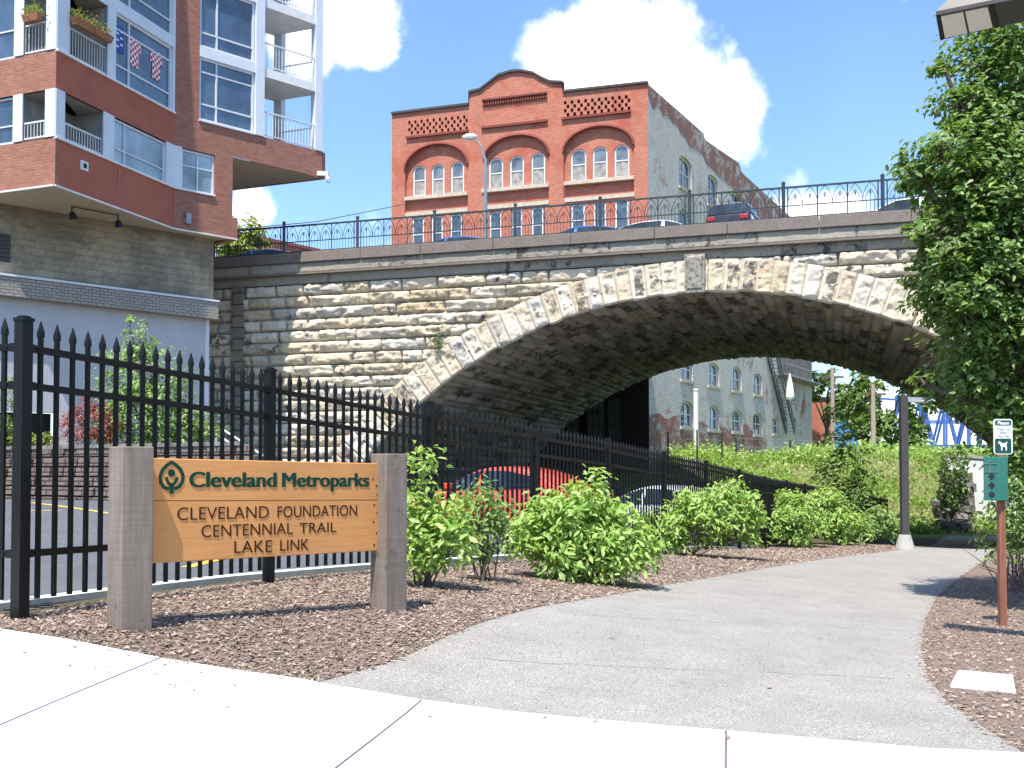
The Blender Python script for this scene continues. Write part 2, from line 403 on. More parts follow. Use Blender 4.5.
# one ground sheet to the horizon
gx = sorted(set([-900, -500, -250, -120, -70, -45, -30] + [round(-22 + i * .75, 3) for i in range(0, 86)] + [50, 60, 80, 120, 250, 500, 900]))
gy = sorted(set([-900, -400, -150, -60, -20, -8] + [round(-4 + i * .75, 3) for i in range(0, 112)] + [84, 92, 105, 130, 180, 300, 500, 900]))
GX, GY = np.meshgrid(gx, gy); GZ = H(GX, GY) - .012
mb = MB(); nx = len(gx)
mb.v = [(float(a), float(b), float(c)) for a, b, c in zip(GX.ravel(), GY.ravel(), GZ.ravel())]
for j in range(len(gy) - 1):
    for i in range(nx - 1):
        cx_, cy_ = (gx[i] + gx[i+1]) / 2, (gy[j] + gy[j+1]) / 2
        w = (cx_ - O_.x) * EW.x + (cy_ - O_.y) * EW.y
        mb.f.append((j*nx+i, j*nx+i+1, (j+1)*nx+i+1, (j+1)*nx+i)); mb.m.append(1 if w > 18.6 else 0)
g = mb.build('ground', [M['soil'], M['slope']], smooth=True); g['kind'] = 'structure'
# sidewalk, cut by its joints
edge = [(-260, 575), (-120, 603), (0, 631), (80, 644), (161, 660), (295, 680), (422, 702), (512, 714), (620, 724), (726, 733), (930, 751), (1024, 755.5), (1250, 780)]
E = [gp(*p) for p in edge]
# joint lines: near ends
ja = (gp(161, 660), gp(0, 728)); jb = (gp(422, 702), gp(341, 767)); jc = (gp(726, 733), gp(726, 768))
def ext(a, b, k): return a + (b - a).normalized() * k
W_ = 2.6
nearend = [ext(ja[0], ja[1], W_), ext(jb[0], jb[1], W_), ext(jc[0], jc[1], W_)]
gap = .0075
def off_pt(p, q, s):   # shift p sideways to the line p-q
    d = (q - p).normalized(); return p + Vector((-d.y, d.x, 0)) * s
slabs = []
left_near = E[0] + Vector((1.2, -2.8, 0)); right_near = E[-1] + Vector((.1, -2.4, 0))
A0, A1 = ja[0], nearend[0]; B0, B1 = jb[0], nearend[1]; C0, C1 = jc[0], nearend[2]
slabs.append([E[0], E[1], E[2], E[3], off_pt(A0, A1, -gap), off_pt(A1, A0, gap), left_near])
slabs.append([off_pt(A0, A1, gap), E[5], off_pt(B0, B1, -gap), off_pt(B1, B0, gap), off_pt(A1, A0, -gap)])
slabs.append([off_pt(B0, B1, gap), E[7], E[8], off_pt(C0, C1, -gap), off_pt(C1, C0, gap), off_pt(B1, B0, -gap)])
slabs.append([off_pt(C0, C1, gap), E[10], E[11], E[12], right_near, off_pt(C1, C0, -gap)])
sheet('sidewalk_joint', E + [right_near, C1, B1, A1, left_near], .004, M['joint'], .5)
for s_ in slabs: sheet('sidewalk', s_, .014, M['concrete'], .5, skirt=.03)
# roadway behind the camera side
sheet('road', [(-14, -6), (14, -6), (right_near.x + 3, right_near.y - .1), C1, B1, A1, (left_near.x - 4, left_near.y + .2)], -.004, M['asph_lot'], 1.0)
# asphalt trail
pl = [(320, 683.5), (400, 661), (470, 628), (540, 608), (600, 598), (670, 585), (740, 573), (800, 563), (860, 555), (900, 550), (925, 546.5), (938, 541), (948, 536)]
pr = [(1000, 536), (1003, 541), (998, 549), (985, 560), (960, 578), (938, 596), (925, 620), (921, 650), (928, 680), (950, 706), (985, 730), (1024, 755.5)]
PLp = [gp(*p) for p in pl]; PRp = [gp(*p) for p in pr]
path_poly = [E[5] + (E[6] - E[5]) * .18] + PLp[1:] + PRp[:-1] + [E[11], E[10], E[9], E[8], E[7], E[6]]
sheet('path', path_poly, .010, M['asph_path'], .5, skirt=.02)
# path joins beyond the arch
# mulch beds
fl = [Vector(p) for p in fence_pts]
mul = [E[0], *E[1:6], E[5] + (E[6] - E[5]) * .18, *PLp[1:11], Vector((9.6, 29.6, 0)), Vector((6.9, 27.4, 0)), *[f + Vector((-.12, .1, 0)) for f in reversed(fl[:9])], fl[0] + Vector((-2.6, .35, 0)), fl[0] + Vector((-6, .9, 0))]
sheet('mulch_bed', mul, .004, M['mulch'], .5)
mur = [*[p for p in PRp[2:]], E[12], Vector((6.5, 5.2, 0)), Vector((11, 9, 0)), Vector((14.5, 18, 0)), Vector((15.5, 26.5, 0))]
sheet('mulch_bed', mur, .003, M['mulch'], .5)
# parking lot
lot = [fl[0] + Vector((-6.5, 1.2, 0)), fl[0] + Vector((-.3, .45, 0))] + [f + Vector((-.42, .18, 0)) for f in fl[1:]] + [Vector((10, 60, 0)), Vector((-2, 60, 0)), Vector((-7, 36, 0)), Vector((-14, 30, 0)), Vector((-14, 9, 0))]
sheet('parking_lot', lot, .002, M['asph_lot'], 1.0)
# kerb between lot and fence
kerb = MB(); kp = [fl[0] + Vector((-6.5, 1.35, 0)), fl[0] + Vector((-.35, .40, 0))] + [f + Vector((-.36, .16, 0)) for f in fl[1:9]]
kp2 = []
for i in range(len(kp) - 1):
    a, b = kp[i], kp[i+1]; k_ = max(1, int((b - a).length / .6))
    for j in range(k_): kp2.append(a + (b - a) * j / k_)
kp2.append(kp[-1])
for i in range(len(kp2) - 1):
    a, b = kp2[i], kp2[i+1]; d = (b - a); d.z = 0; d.normalize(); nn = Vector((-d.y, d.x, 0))
    def q(p, s, z): return (p.x + nn.x*s, p.y + nn.y*s, h(p.x, p.y) + z)
    kerb.hexa([q(a,0,-.05), q(b,0,-.05), q(b,.17,-.05), q(a,.17,-.05)][::-1], [q(a,0,.035), q(b,0,.035), q(b,.17,.035), q(a,.17,.035)][::-1])
o = kerb.build('kerb', groundmat('kerb_concrete', [(.55, .54, .51), (.68, .67, .64)], 3, 40, .2, .01)); o['kind'] = 'structure'
# painted stall lines in the lot
ln = MB()
def gline(mb_, a, b, w, off):
    a = Vector(a); b = Vector(b); d = (b - a); d.z = 0; L = d.length; d.normalize(); nn = Vector((-d.y, d.x, 0)) * (w/2); k_ = max(1, int(L / .5))
    for i in range(k_):
        p = a + d * (L*i/k_); q = a + d * (L*(i+1)/k_)
        mb_.quad(*[(v.x, v.y, h(v.x, v.y) + off) for v in (p - nn, q - nn, q + nn, p + nn)][::1])
for pa, pb in (((30, 503), (112, 514)), ((110, 514), (300, 533)), ((186, 568), (262, 548)), ((200, 561), (345, 541)), ((30, 511), (60, 511))):
    gline(ln, gp(*pa), gp(*pb), .12, .008)
o = ln.build('parking_line', M['yellow']); o['kind'] = 'structure'
# loose bark chips lying on the beds
def inside(poly, x, y):
    c = np.zeros(len(x), bool); n = len(poly); j = n - 1
    for i in range(n):
        xi, yi, xj, yj = poly[i][0], poly[i][1], poly[j][0], poly[j][1]
        c ^= ((yi > y) != (yj > y)) & (x < (xj - xi) * (y - yi) / (yj - yi + 1e-12) + xi); j = i
    return c
def chips(poly, n, ymax, lo, hi, smin, smax, name, label):
    out = []
    pts = NR.rand(n * 6, 2) * (np.array(hi) - np.array(lo)) + np.array(lo)
    keep = inside(poly, pts[:, 0], pts[:, 1]) & (pts[:, 1] < ymax); pts = pts[keep][:n]; m = len(pts)
    z = H(pts[:, 0], pts[:, 1]) + .008 + NR.rand(m) * .012
    a = NR.rand(m) * 6.283; L = smin + NR.rand(m) ** 3 * (smax - smin); W = L * (.22 + .3 * NR.rand(m))
    tx = NR.randn(m) * .22; ty = NR.randn(m) * .3
    ux = np.stack([np.cos(a), np.sin(a), tx], 1) * L[:, None] / 2; vx = np.stack([-np.sin(a), np.cos(a), ty], 1) * W[:, None] / 2
    c = np.stack([pts[:, 0], pts[:, 1], z], 1)
    V = np.stack([c-ux-vx, c+ux*.9-vx*.7, c+ux+vx, c-ux*.8+vx], 1).reshape(-1, 3)
    o = fast_mesh(name, V, np.arange(m * 4).reshape(-1, 4), M['chip']); tag(o, label, 'mulch', kind='stuff'); return o
def fast_mesh(name, V, Fc, mat, parent=None, smooth=False):
    me = bpy.data.meshes.new(name); V = np.asarray(V, np.float32)
    if parent is not None: V = V - np.array(ORG.get(parent.name, Vector((0,0,0))), np.float32)
    me.vertices.add(len(V)); me.vertices.foreach_set('co', V.ravel())
    k = Fc.shape[1]; me.loops.add(Fc.size); me.loops.foreach_set('vertex_index', Fc.ravel().astype(np.int32))
    me.polygons.add(len(Fc)); me.polygons.foreach_set('loop_start', np.arange(0, Fc.size, k, dtype=np.int32)); 
    me.update(calc_edges=True); me.validate()
    if smooth: me.polygons.foreach_set('use_smooth', np.ones(len(Fc), bool))
    me.materials.append(mat); o = bpy.data.objects.new(name, me); COL.objects.link(o); o.parent = parent
    ORG[o.name] = ORG.get(parent.name, Vector((0,0,0))) if parent is not None else Vector((0,0,0))
    return o
chips(mul, 75000, 13, (-6, 5), (3, 13), .010, .042, 'wood_mulch', 'reddish brown bark mulch covering the bed under the wooden sign')
chips(mul, 22000, 30, (-2, 12), (11, 30), .02, .07, 'wood_mulch', 'brown bark mulch along the shrub row beside the black fence')
chips(mur, 60000, 16, (2, 4.5), (12, 16), .010, .045, 'wood_mulch', 'brown bark mulch around the dog waste station on the right')
# stray chips and leaf bits on the pavement
sp_ = MB()
for i in range(34):
    px, py = (R.uniform(0, 300), 0) if i < 45 else (R.uniform(0, 700), 0)
    e0 = np.interp(px, [p[0] for p in edge], [p[1] for p in edge]); py = e0 + (abs(R.gauss(0, 14)) + 3 if i < 45 else R.uniform(10, 60))
    if py > 766: continue
    p = gp(px, py); a = R.uniform(0, 6.28); L = R.uniform(.008, .022); d = Vector((math.cos(a), math.sin(a), .15)) * L; e = Vector((-math.sin(a), math.cos(a), .1)) * L * .4; p.z += .020
    sp_.quad(p-d-e, p+d-e, p+d+e, p-d+e)
for px, py in ((544, 721), (595, 725), (728, 741), (820, 640), (905, 575), (770, 690), (430, 700+20), (612, 640)):
    p = gp(px, py); a = R.uniform(0, 6.28); L = .02; d = Vector((math.cos(a), math.sin(a), .15)) * L; e = Vector((-math.sin(a), math.cos(a), .1)) * L * .5; p.z += .022
    sp_.quad(p-d-e, p+d-e, p+d+e, p-d+e)
tag(sp_.build('litter', M['chip'], uv=False), 'scattered brown chips and leaf bits on the white pavement', 'debris', kind='stuff')

# chips spilled over the edges of the beds
def spill(name, poly, n, sd, label):
    P = []
    L = [(Vector((b[0]-a[0], b[1]-a[1])).length) for a, b in zip(poly[:-1], poly[1:])]; tot = sum(L)
    for i in range(n):
        t = NR.rand() * tot; k = 0
        while k < len(L) - 1 and t > L[k]: t -= L[k]; k += 1
        a, b = poly[k], poly[k+1]; f = t / L[k]; P.append((a[0] + (b[0]-a[0]) * f + NR.randn() * sd * (1 + 2 * (NR.rand() < .06)), a[1] + (b[1]-a[1]) * f + NR.randn() * sd))
    P = np.array(P); m = n; z = H(P[:, 0], P[:, 1]) + .020 + NR.rand(m) * .006; a = NR.rand(m) * 6.283; Lc = .008 + NR.rand(m) ** 2 * .03; W = Lc * (.25 + .3 * NR.rand(m))
    ux = np.stack([np.cos(a), np.sin(a), NR.randn(m) * .12], 1) * Lc[:, None] / 2; vx = np.stack([-np.sin(a), np.cos(a), NR.randn(m) * .15], 1) * W[:, None] / 2; c = np.stack([P[:, 0], P[:, 1], z], 1)
    V = np.stack([c-ux-vx, c+ux*.9-vx*.7, c+ux+vx, c-ux*.8+vx], 1).reshape(-1, 3); o = fast_mesh(name, V, np.arange(m * 4).reshape(-1, 4), M['chip']); tag(o, label, 'mulch', kind='stuff')
spill('wood_mulch', PLp[:11], 2600, .035, 'loose bark bits spilled along the left edge of the grey trail')
spill('wood_mulch', E[:6], 700, .03, 'loose bark bits along the sidewalk edge in front of the sign')
spill('wood_mulch', PRp[3:], 2200, .03, 'loose bark bits spilled along the right edge of the grey trail')
# hairline seams and small stains on the trail
sm_ = MB()
for pa, pb, w_ in (((470, 660), (900, 680), .007), ((560, 615), (915, 632), .008), ((700, 580), (960, 583), .010)):
    a = gp(*pa); b = gp(*pb); n_s = 40; last = None
    for k in range(n_s + 1):
        p = a + (b - a) * k / n_s; p = Vector((p.x, p.y + .05 * noise.noise(Vector((k * .35, pa[0], 0))), 0)); q = (p, w_ * (.3 + .9 * abs(noise.noise(Vector((k * .8, 3, pa[0]))))))
        if last is not None:
            (p0, w0), (p1, w1) = last, q; sm_.quad((p0.x, p0.y - w0, h(p0.x, p0.y - w0) + .0145), (p1.x, p1.y - w1, h(p1.x, p1.y - w1) + .0145), (p1.x, p1.y + w1, h(p1.x, p1.y + w1) + .0145), (p0.x, p0.y + w0, h(p0.x, p0.y + w0) + .0145))
        last = q
o = sm_.build('path_seam', plain('seam_tar', (.235, .23, .222), .9, var=.3, scale=8)); o['kind'] = 'structure'
# ---------------------------------------------------------------- stone arch bridge
ZC = 6.62; RI = 14.3; RE = 15.25; UE = 11.2
crown_px = (700, 292)
_c = at(700, 292, 30.8); ZC = _c.z; O_C = Vector((_c.x, _c.y, 0))
CZ = ZC - RI
BW = Wall((O_C.x, O_C.y), (.954, -.298))     # near face; u to the right
EU = BW.d; EW = -BW.n; DEP = 18.6
ZT = BW.hit(640, 230)[1]       # coping top
COP = ZT - .34
bridge = thing('stone_arch_bridge', 'weathered sandstone arch bridge with iron railing spanning the trail', 'bridge', (O_C.x, O_C.y, 0))
def stone_grid(name, pos, nu, nv, prof, parent, mat, skip=None):
    """dense grid: prof(i,j)->(point, colour)"""
    V = []; C = []
    for j in range(nv + 1):
        for i in range(nu + 1):
            p, c = prof(i, j); V.append(p); C.append(c)
    Fc = []
    for j in range(nv):
        for i in range(nu):
            if skip and skip(i, j): continue
            Fc.append((j*(nu+1)+i, j*(nu+1)+i+1, (j+1)*(nu+1)+i+1, (j+1)*(nu+1)+i))
    V = np.array([tuple(v) for v in V]); Fc = np.array(Fc)
    used = np.unique(Fc); mp = -np.ones(len(V), int); mp[used] = np.arange(len(used))
    o = fast_mesh(name, V[used], mp[Fc], mat, parent)
    ca = o.data.color_attributes.new('stone', 'FLOAT_COLOR', 'POINT')
    ca.data.foreach_set('color', np.array([(c[0], c[1], c[2], 1) for c in C], np.float32)[used].ravel())
    return o
M['ashlar'] = stonemat('sandstone_ashlar', (.62, .49, .32), (.80, .72, .57), (.56, .53, .47), (.055, .05, .044), .16)
M['ring'] = stonemat('arch_ring_stone', (.64, .52, .36), (.80, .73, .60), (.58, .55, .50), (.085, .075, .066), .36)
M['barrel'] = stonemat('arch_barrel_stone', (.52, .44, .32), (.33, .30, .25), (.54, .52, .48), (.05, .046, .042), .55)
M['coping'] = groundmat('granite_coping', [(.15, .125, .11), (.27, .235, .21)], 2, 30, .4, .01)
M['frieze'] = stonemat('grey_frieze', (.36, .33, .27), (.45, .41, .34), (.31, .29, .26), (.06, .058, .055), .35)
M['coping_sooty'] = groundmat('sooty_coping', [(.03, .028, .026), (.06, .055, .05)], 2, 30, .4, .01)
def sm(x): x = max(0., min(1., x)); return x*x*(3-2*x)
def joints(seed, lo, hi, a, b):
    r = random.Random(seed); xs = [lo - r.uniform(0, a)]
    while xs[-1] < hi: xs.append(xs[-1] + r.uniform(a, b))
    return xs
import bisect
ZB = ZT - 1.02; CH = .386
_J = {}
def stone(u, z, ch, lo, hi, a, b, seed=0):
    ci = math.floor((ZB - z) / ch); key = (seed, ci)
    if key not in _J: _J[key] = joints(ci * 31 + seed, lo, hi, a, b)
    js = _J[key]; k = bisect.bisect_right(js, u)
    j0 = js[max(0, k-1)]; j1 = js[min(len(js)-1, k)]
    du = min(u - j0, j1 - u); top = ZB - ci * ch; dz1 = top - z; dz0 = ch - dz1
    rr = random.Random(ci * 977 + k * 13 + seed)
    return du, dz0, dz1, (rr.random(), rr.random(), rr.random()), rr.random()
U0 = BW.u(196, 300); U1 = 22.0
nz = 200; z_lo = -1.2; nu = int((U1 - U0) / .055)
def face_prof(i, j):
    u = U0 + (U1 - U0) * i / nu; z = z_lo + (ZB - z_lo) * j / nz
    du, dz0, dz1, c, d = stone(u, z, CH, U0 - 1, U1 + 1, .55, 1.75)
    edge_n = noise.noise(Vector((u * 5, z * 5, 3))) * .014
    e = min(du, min(dz0, dz1) * 1.0) + edge_n
    f = sm((e - .010) / .034)
    rock = noise.fractal(Vector((u * 2.2, z * 4.0, 7.7)), 1, 2, 4) * .06 + noise.noise(Vector((u * 9, z * 11, 1))) * .035
    belly = .035 * (1 - abs(dz0 / CH - .62) * 1.4)
    o = -.15 + f * (.11 + .07 * d + max(-.07, rock * 1.35) + belly * 2.0)
    return BW.p(u, z, o), (c[0], c[1] * .9, (1 - f) * .95)
def face_skip(i, j):
    u = U0 + (U1 - U0) * (i + .5) / nu; z = z_lo + (ZB - z_lo) * (j + .5) / nz
    if z < CZ + math.sqrt(RI**2 - UE**2) : return abs(u) < UE + .4
    return u*u + (z - CZ)**2 < (RI + .42)**2
wall_o = stone_grid('spandrel_wall', None, nu, nz, face_prof, bridge, M['ashlar'], face_skip)
# arch ring
TH = math.asin(UE / RI); vw = .445 / RI
nth = int(2 * TH * RI / .035); nr = 26
def ring_prof(i, j):
    th = -TH + 2 * TH * i / nth; k = math.floor(th / vw + .5); rr = random.Random(k * 7 + 3)
    lt = th - (k - .5) * vw; s = lt / vw; r1, r2, r3 = rr.random(), rr.random(), rr.random()
    rin = RI - .05 * r3 + noise.noise(Vector((th * 40, 0, 0))) * .02; rou = RE + .0 * r2
    r = rin + (rou - rin) * j / nr; v = j / nr
    e = min(s, 1 - s) * vw * RI; groove = sm((e - .006) / .02)
    inner = min(s - .20, .97 - s) * vw * RI; inner = min(inner, (v - .07) * .95, (.93 - v) * .95)
    pan = sm(inner / .035)
    rock = noise.fractal(Vector((th * 22, r * 2.6, 5)), 1, 2, 4) * .05 + noise.noise(Vector((th * 130, r * 9, 2))) * .02
    o = .03 + .07 * groove * (1 - pan) + pan * (.045 + .06 * r1 + rock * 1.3)
    if j == 0: o = .0
    u = r * math.sin(th); z = CZ + r * math.cos(th)
    return BW.p(u, z, o), (r1, (.25 + .75 * r2) * pan, (1 - groove) * .8)
stone_grid('arch_ring', None, nth, nr, ring_prof, bridge, M['ring'])
# keystone
ks = MB(); uk = 0.02
u_a, z_a = BW.hit(685, 256); u_b, z_b = BW.hit(706, 293)
ks.hexa([BW.p(u_a, z_a, .02), BW.p(u_b, z_a, .02), BW.p(u_b - .02, z_b, .02), BW.p(u_a + .02, z_b, .02)][::-1],
        [BW.p(u_a, z_a, .24), BW.p(u_b, z_a, .24), BW.p(u_b - .02, z_b, .20), BW.p(u_a + .02, z_b, .20)][::-1])
ks.hexa([BW.p(u_a+.06, z_a-.06, .24), BW.p(u_b-.06, z_a-.06, .24), BW.p(u_b-.08, z_b+.1, .20), BW.p(u_a+.08, z_b+.1, .20)][::-1],
        [BW.p(u_a+.09, z_a-.09, .27), BW.p(u_b-.09, z_a-.09, .27), BW.p(u_b-.11, z_b+.13, .23), BW.p(u_a+.11, z_b+.13, .23)][::-1])
M['key'] = groundmat('weathered_keystone', [(.07, .068, .06), (.30, .28, .24), (.42, .38, .31)], 3, 9, .8, .03)
ks.build('keystone', M['key'], bridge)
# barrel
nb = int(2 * TH * RI / .065); nd = int(DEP / .14)
def bar_prof(i, j):
    th = -TH + 2 * TH * i / nb; d = DEP * j / nd + .0; a = th * RI
    ci = math.floor(a / .29); lt = a / .29 - ci; key = ('b', ci)
    if key not in _J: _J[key] = joints(ci * 7 + 5, 0, DEP, .7, 2.0)
    js = _J[key]; k = bisect.bisect_right(js, d); du = min(d - js[max(0, k-1)], js[min(len(js)-1, k)] - d)
    e = min(min(lt, 1 - lt) * .29, du); f = sm(e / .05); rr = random.Random(ci * 91 + k)
    r = RI + .07 - f * (.05 + .07 * rr.random()) + noise.noise(Vector((a * 2, d * 2, 9))) * .02
    if j == 0: r = RI - .02
    p = BW.p(r * math.sin(th), CZ + r * math.cos(th), 0) + EW * d
    return p, (rr.random(), rr.random(), (1 - f) * .6)
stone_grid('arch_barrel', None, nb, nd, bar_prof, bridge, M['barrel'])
zs = CZ + math.sqrt(RI**2 - UE**2)
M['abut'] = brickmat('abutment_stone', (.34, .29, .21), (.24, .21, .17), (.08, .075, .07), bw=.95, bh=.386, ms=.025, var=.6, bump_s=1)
for s in (-1, 1):   # abutment piers below the springing
    ab = MB(); ab.quad(BW.p(s*UE, -3, 0), BW.p(s*UE, zs + .02, 0), BW.p(s*UE, zs + .02, -DEP), BW.p(s*UE, -3, -DEP))
    ab.quad(BW.p(s*UE, -3, .04), BW.p(s*(UE+1.6), -3, .04), BW.p(s*(UE+1.6), zs + .3, .04), BW.p(s*UE, zs + .02, .04))
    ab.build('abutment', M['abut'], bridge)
# pilaster
pu = BW.u(239, 330); pm = MB(); pm.wbox(BW, pu - .22, pu + .22, -1, ZB, -.12, .14); pm.build('pilaster', M['abut'], bridge)
# far face, deck and body
fb = MB(); seg = 48
top = ZT - .34
for s in range(seg):
    t0 = -TH + 2*TH*s/seg; t1 = -TH + 2*TH*(s+1)/seg; r = RI + .02
    fb.quad(BW.p(r*math.sin(t0), CZ + r*math.cos(t0), -DEP), BW.p(r*math.sin(t1), CZ + r*math.cos(t1), -DEP), BW.p(r*math.sin(t1), top, -DEP), BW.p(r*math.sin(t0), top, -DEP))
for a, b in ((U0 - 4, -UE), (UE, U1 + 8)): fb.quad(BW.p(a, -3, -DEP), BW.p(b, -3, -DEP), BW.p(b, top, -DEP), BW.p(a, top, -DEP))
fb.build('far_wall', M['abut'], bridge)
UL = BW.u(212.5, 270); UR = U1 + 2
# frieze bands under the coping
def band(name, z0, z1, out, mat, seed, a, b, uA=UL, uB=UR, mm=.012):
    js = joints(seed, uA, uB, a, b); n = 0
    nuu = int((uB - uA) / .07); nvv = max(4, int((z1 - z0) / .035))
    def prof(i, j):
        u = uA + (uB - uA) * i / nuu; z = z0 + (z1 - z0) * j / nvv
        k = bisect.bisect_right(js, u); du = min(u - js[max(0, k-1)], js[min(len(js)-1, k)] - u)
        rr = random.Random(seed * 100 + k); e = min(du, (z - z0) + .01, (z1 - z) + .01) ; f = sm((e - .004) / .02)
        o = out - .03 * (1 - f) + noise.noise(Vector((u * 3, z * 8, seed))) * mm
        if j in (0, nvv): o = -.25
        elif j in (1, nvv-1): z = z0 + .004 if j == 1 else z1 - .004
        return BW.p(u, z, o), (rr.random(), rr.random() * .8, (1 - f) * .8)
    return stone_grid(name, None, nuu, nvv, prof, bridge, mat)
band('frieze', ZB, ZT - .70, .05, M['frieze'], 5, 1.2, 3.0)
band('cornice', ZT - .695, ZT - .345, .16, M['frieze'], 9, 1.6, 3.4)
led = MB(); led.wbox(BW, UL, UR, ZT - .74, ZT - .685, .0, .235); led.build('cornice_ledge', M['coping'], bridge)
cut_u = BW.u(303.5, 262)
cj = joints(77, UL, UR, 2.0, 2.9)
cj = [UL, cut_u] + [x for x in cj if cut_u + 1 < x < UR] + [UR]
cm_ = MB(); cs = MB()
for a, b in zip(cj[:-1], cj[1:]):
    mbx = cm_
    mbx.wbox(BW, a + .006, b - .006, ZT - .342, ZT + (0 if b > cut_u + .1 else .0), -.42, .24)
cm_.build('coping', M['coping'], bridge, bevel=.015)
# deck
DK = ZT - .42
dk = MB(); dk.quad(BW.p(UL - 12, DK, -.42), BW.p(UR + 30, DK, -.42), BW.p(UR + 30, DK, -DEP), BW.p(UL - 12, DK, -DEP))
dk.quad(BW.p(UL - 12, DK - .5, -DEP), BW.p(2.2, DK - .5, -DEP), BW.p(2.2, DK, -DEP), BW.p(UL - 12, DK, -DEP))
dk.build('bridge_deck', M['asph_lot'], bridge)
# railing: posts and panels
XS = [BW.u(px, py) for px, py in ((283, 250), (355, 245), (431, 240), (512.5, 237), (599, 231), (690, 225), (784, 221), (883, 217))]
sp_a = (XS[-1] - XS[0]) / 7; RX = [XS[0] + sp_a * i for i in range(-1, 13)]
ZR = ZT - .01; PH = BW.hit(784, 181)[1] - ZT; RH = BW.hit(784, 187)[1] - ZT
def rail_post(u):
    m = MB(); P = BW.p(u, ZR, -.06); m.bar(P, P + Vector((0, 0, PH - .07)), .085)
    m.lathe(P + Vector((0, 0, PH - .08)), [(.03, 0), (.055, .015), (.06, .045), (.045, .08), (.012, .10)], 10); m.bar(P, P + Vector((0, 0, .03)), .15)
    return m
def rail_panel(u0, u1):
    m = MB(); y = -.06
    L = u1 - u0; zt = ZR + RH; zm = ZR + RH * .44; zb = ZR + .09
    for z, w in ((zt, .05), (zm, .02), (zb, .03)): m.bar(BW.p(u0, z, y), BW.p(u1, z, y), w, .03 if z < zt else .05)
    e = .12
    m.bar(BW.p(u0 + e, zb - .06, y), BW.p(u0 + e, zt, y), .03); m.bar(BW.p(u1 - e, zb - .06, y), BW.p(u1 - e, zt, y), .03)
    us = [u0 + e + (L - 2*e) * k / 3 for k in range(4)]
    for k in (1, 2): m.bar(BW.p(us[k], zb - .06, y), BW.p(us[k], zt, y), .03)
    for k in range(3):
        a, b = us[k], us[k+1]; w = (b - a)
        for q in range(1, 8): m.bar(BW.p(a + w*q/8, zb, y), BW.p(a + w*q/8, zm, y), .014)
        for c0 in (0, .5):      # two lancets to a bay, an outer hoop over each, an inner one and a finial
            aa = a + w * c0; ww = w * .5; ht = zt - zm - .02
            for s, rr in ((0, 1.0), (.17, .62)):
                l = aa + ww * s; r_ = aa + ww * (1 - s); mid = (l + r_) / 2
                for side in (0, 1):
                    pts = []
                    for t in range(6):
                        th = t / 5 * math.pi / 3; sp0 = r_ - l
                        uu = l + sp0 * (1 - math.cos(th)) if side == 0 else r_ - sp0 * (1 - math.cos(th))
                        pts.append(BW.p(uu, zm + ht * rr * math.sin(th) / .866, y))
                    m.tube(pts, .009, 4, caps=False)
            m.bar(BW.p(aa + ww/2, zm, y), BW.p(aa + ww/2, zm + ht * .62, y), .012)
            m.bar(BW.p(aa + ww/2, zm + ht*.38, y), BW.p(aa + ww/2, zm + ht*.52, y), .035)
    return m
for i, u in enumerate(RX):
    rail_post(u).build('railing_post', M['iron'], bridge)
    if i < len(RX) - 1: rail_panel(u, RX[i+1]).build('railing_panel', M['iron'], bridge)
# ---------------------------------------------------------------- helpers for windows
def arc_hole(u0, u1, z0, zspring, rise, n=8):
    pts = [(u0, z0), (u1, z0), (u1, zspring)]
    mid = (u0 + u1) / 2; w = (u1 - u0) / 2
    for k in range(1, n): a = math.pi * k / n; pts.append((mid + w * math.cos(a), zspring + rise * math.sin(a)))
    pts.append((u0, zspring)); return pts
def rect(u0, u1, z0, z1): return [(u0, z0), (u1, z0), (u1, z1), (u0, z1)]
def inset(pts, d):
    cx_ = sum(p[0] for p in pts) / len(pts); us = [p[0] for p in pts]; zs_ = [p[1] for p in pts]
    su = 1 - 2 * d / (max(us) - min(us)); sz = 1 - 2 * d / (max(zs_) - min(zs_)); mz = (max(zs_) + min(zs_)) / 2; mu = (max(us) + min(us)) / 2
    return [(mu + (u - mu) * su, mz + (z - mz) * sz) for u, z in pts]
def window(W, pts, parent, fm, gm, depth=.12, fw=.07, vs=(), hs=(), name='window', label=None, curtain=None):
    """frame (ring) with pane as its child. vs, hs: mullion positions as fractions; returns frame"""
    f = MB(); ins = inset(pts, fw); n = len(pts)
    f.holed(W, pts, [ins], out=-depth + .05)
    for i in range(n):
        a = ins[i]; b = ins[(i+1) % n]
        f.quad(W.p(a[0], a[1], -depth + .05), W.p(b[0], b[1], -depth + .05), W.p(b[0], b[1], -depth - .01), W.p(a[0], a[1], -depth - .01))
    us = [p[0] for p in ins]; zs_ = [p[1] for p in ins]; ua, ub, za, zb = min(us), max(us), min(zs_), max(zs_)
    for v in vs: u = ua + (ub - ua) * v; f.wbox(W, u - fw*.35, u + fw*.35, za, zb, -depth - .01, -depth + .045)
    for q in hs: z = za + (zb - za) * q; f.wbox(W, ua, ub, z - fw*.35, z + fw*.35, -depth - .01, -depth + .041)
    fo = f.build(name, fm, parent)
    if label: fo['label'] = label
    g_ = MB(); g_.holed(W, ins, [], out=-depth); g_.build('pane', gm, fo)
    return fo
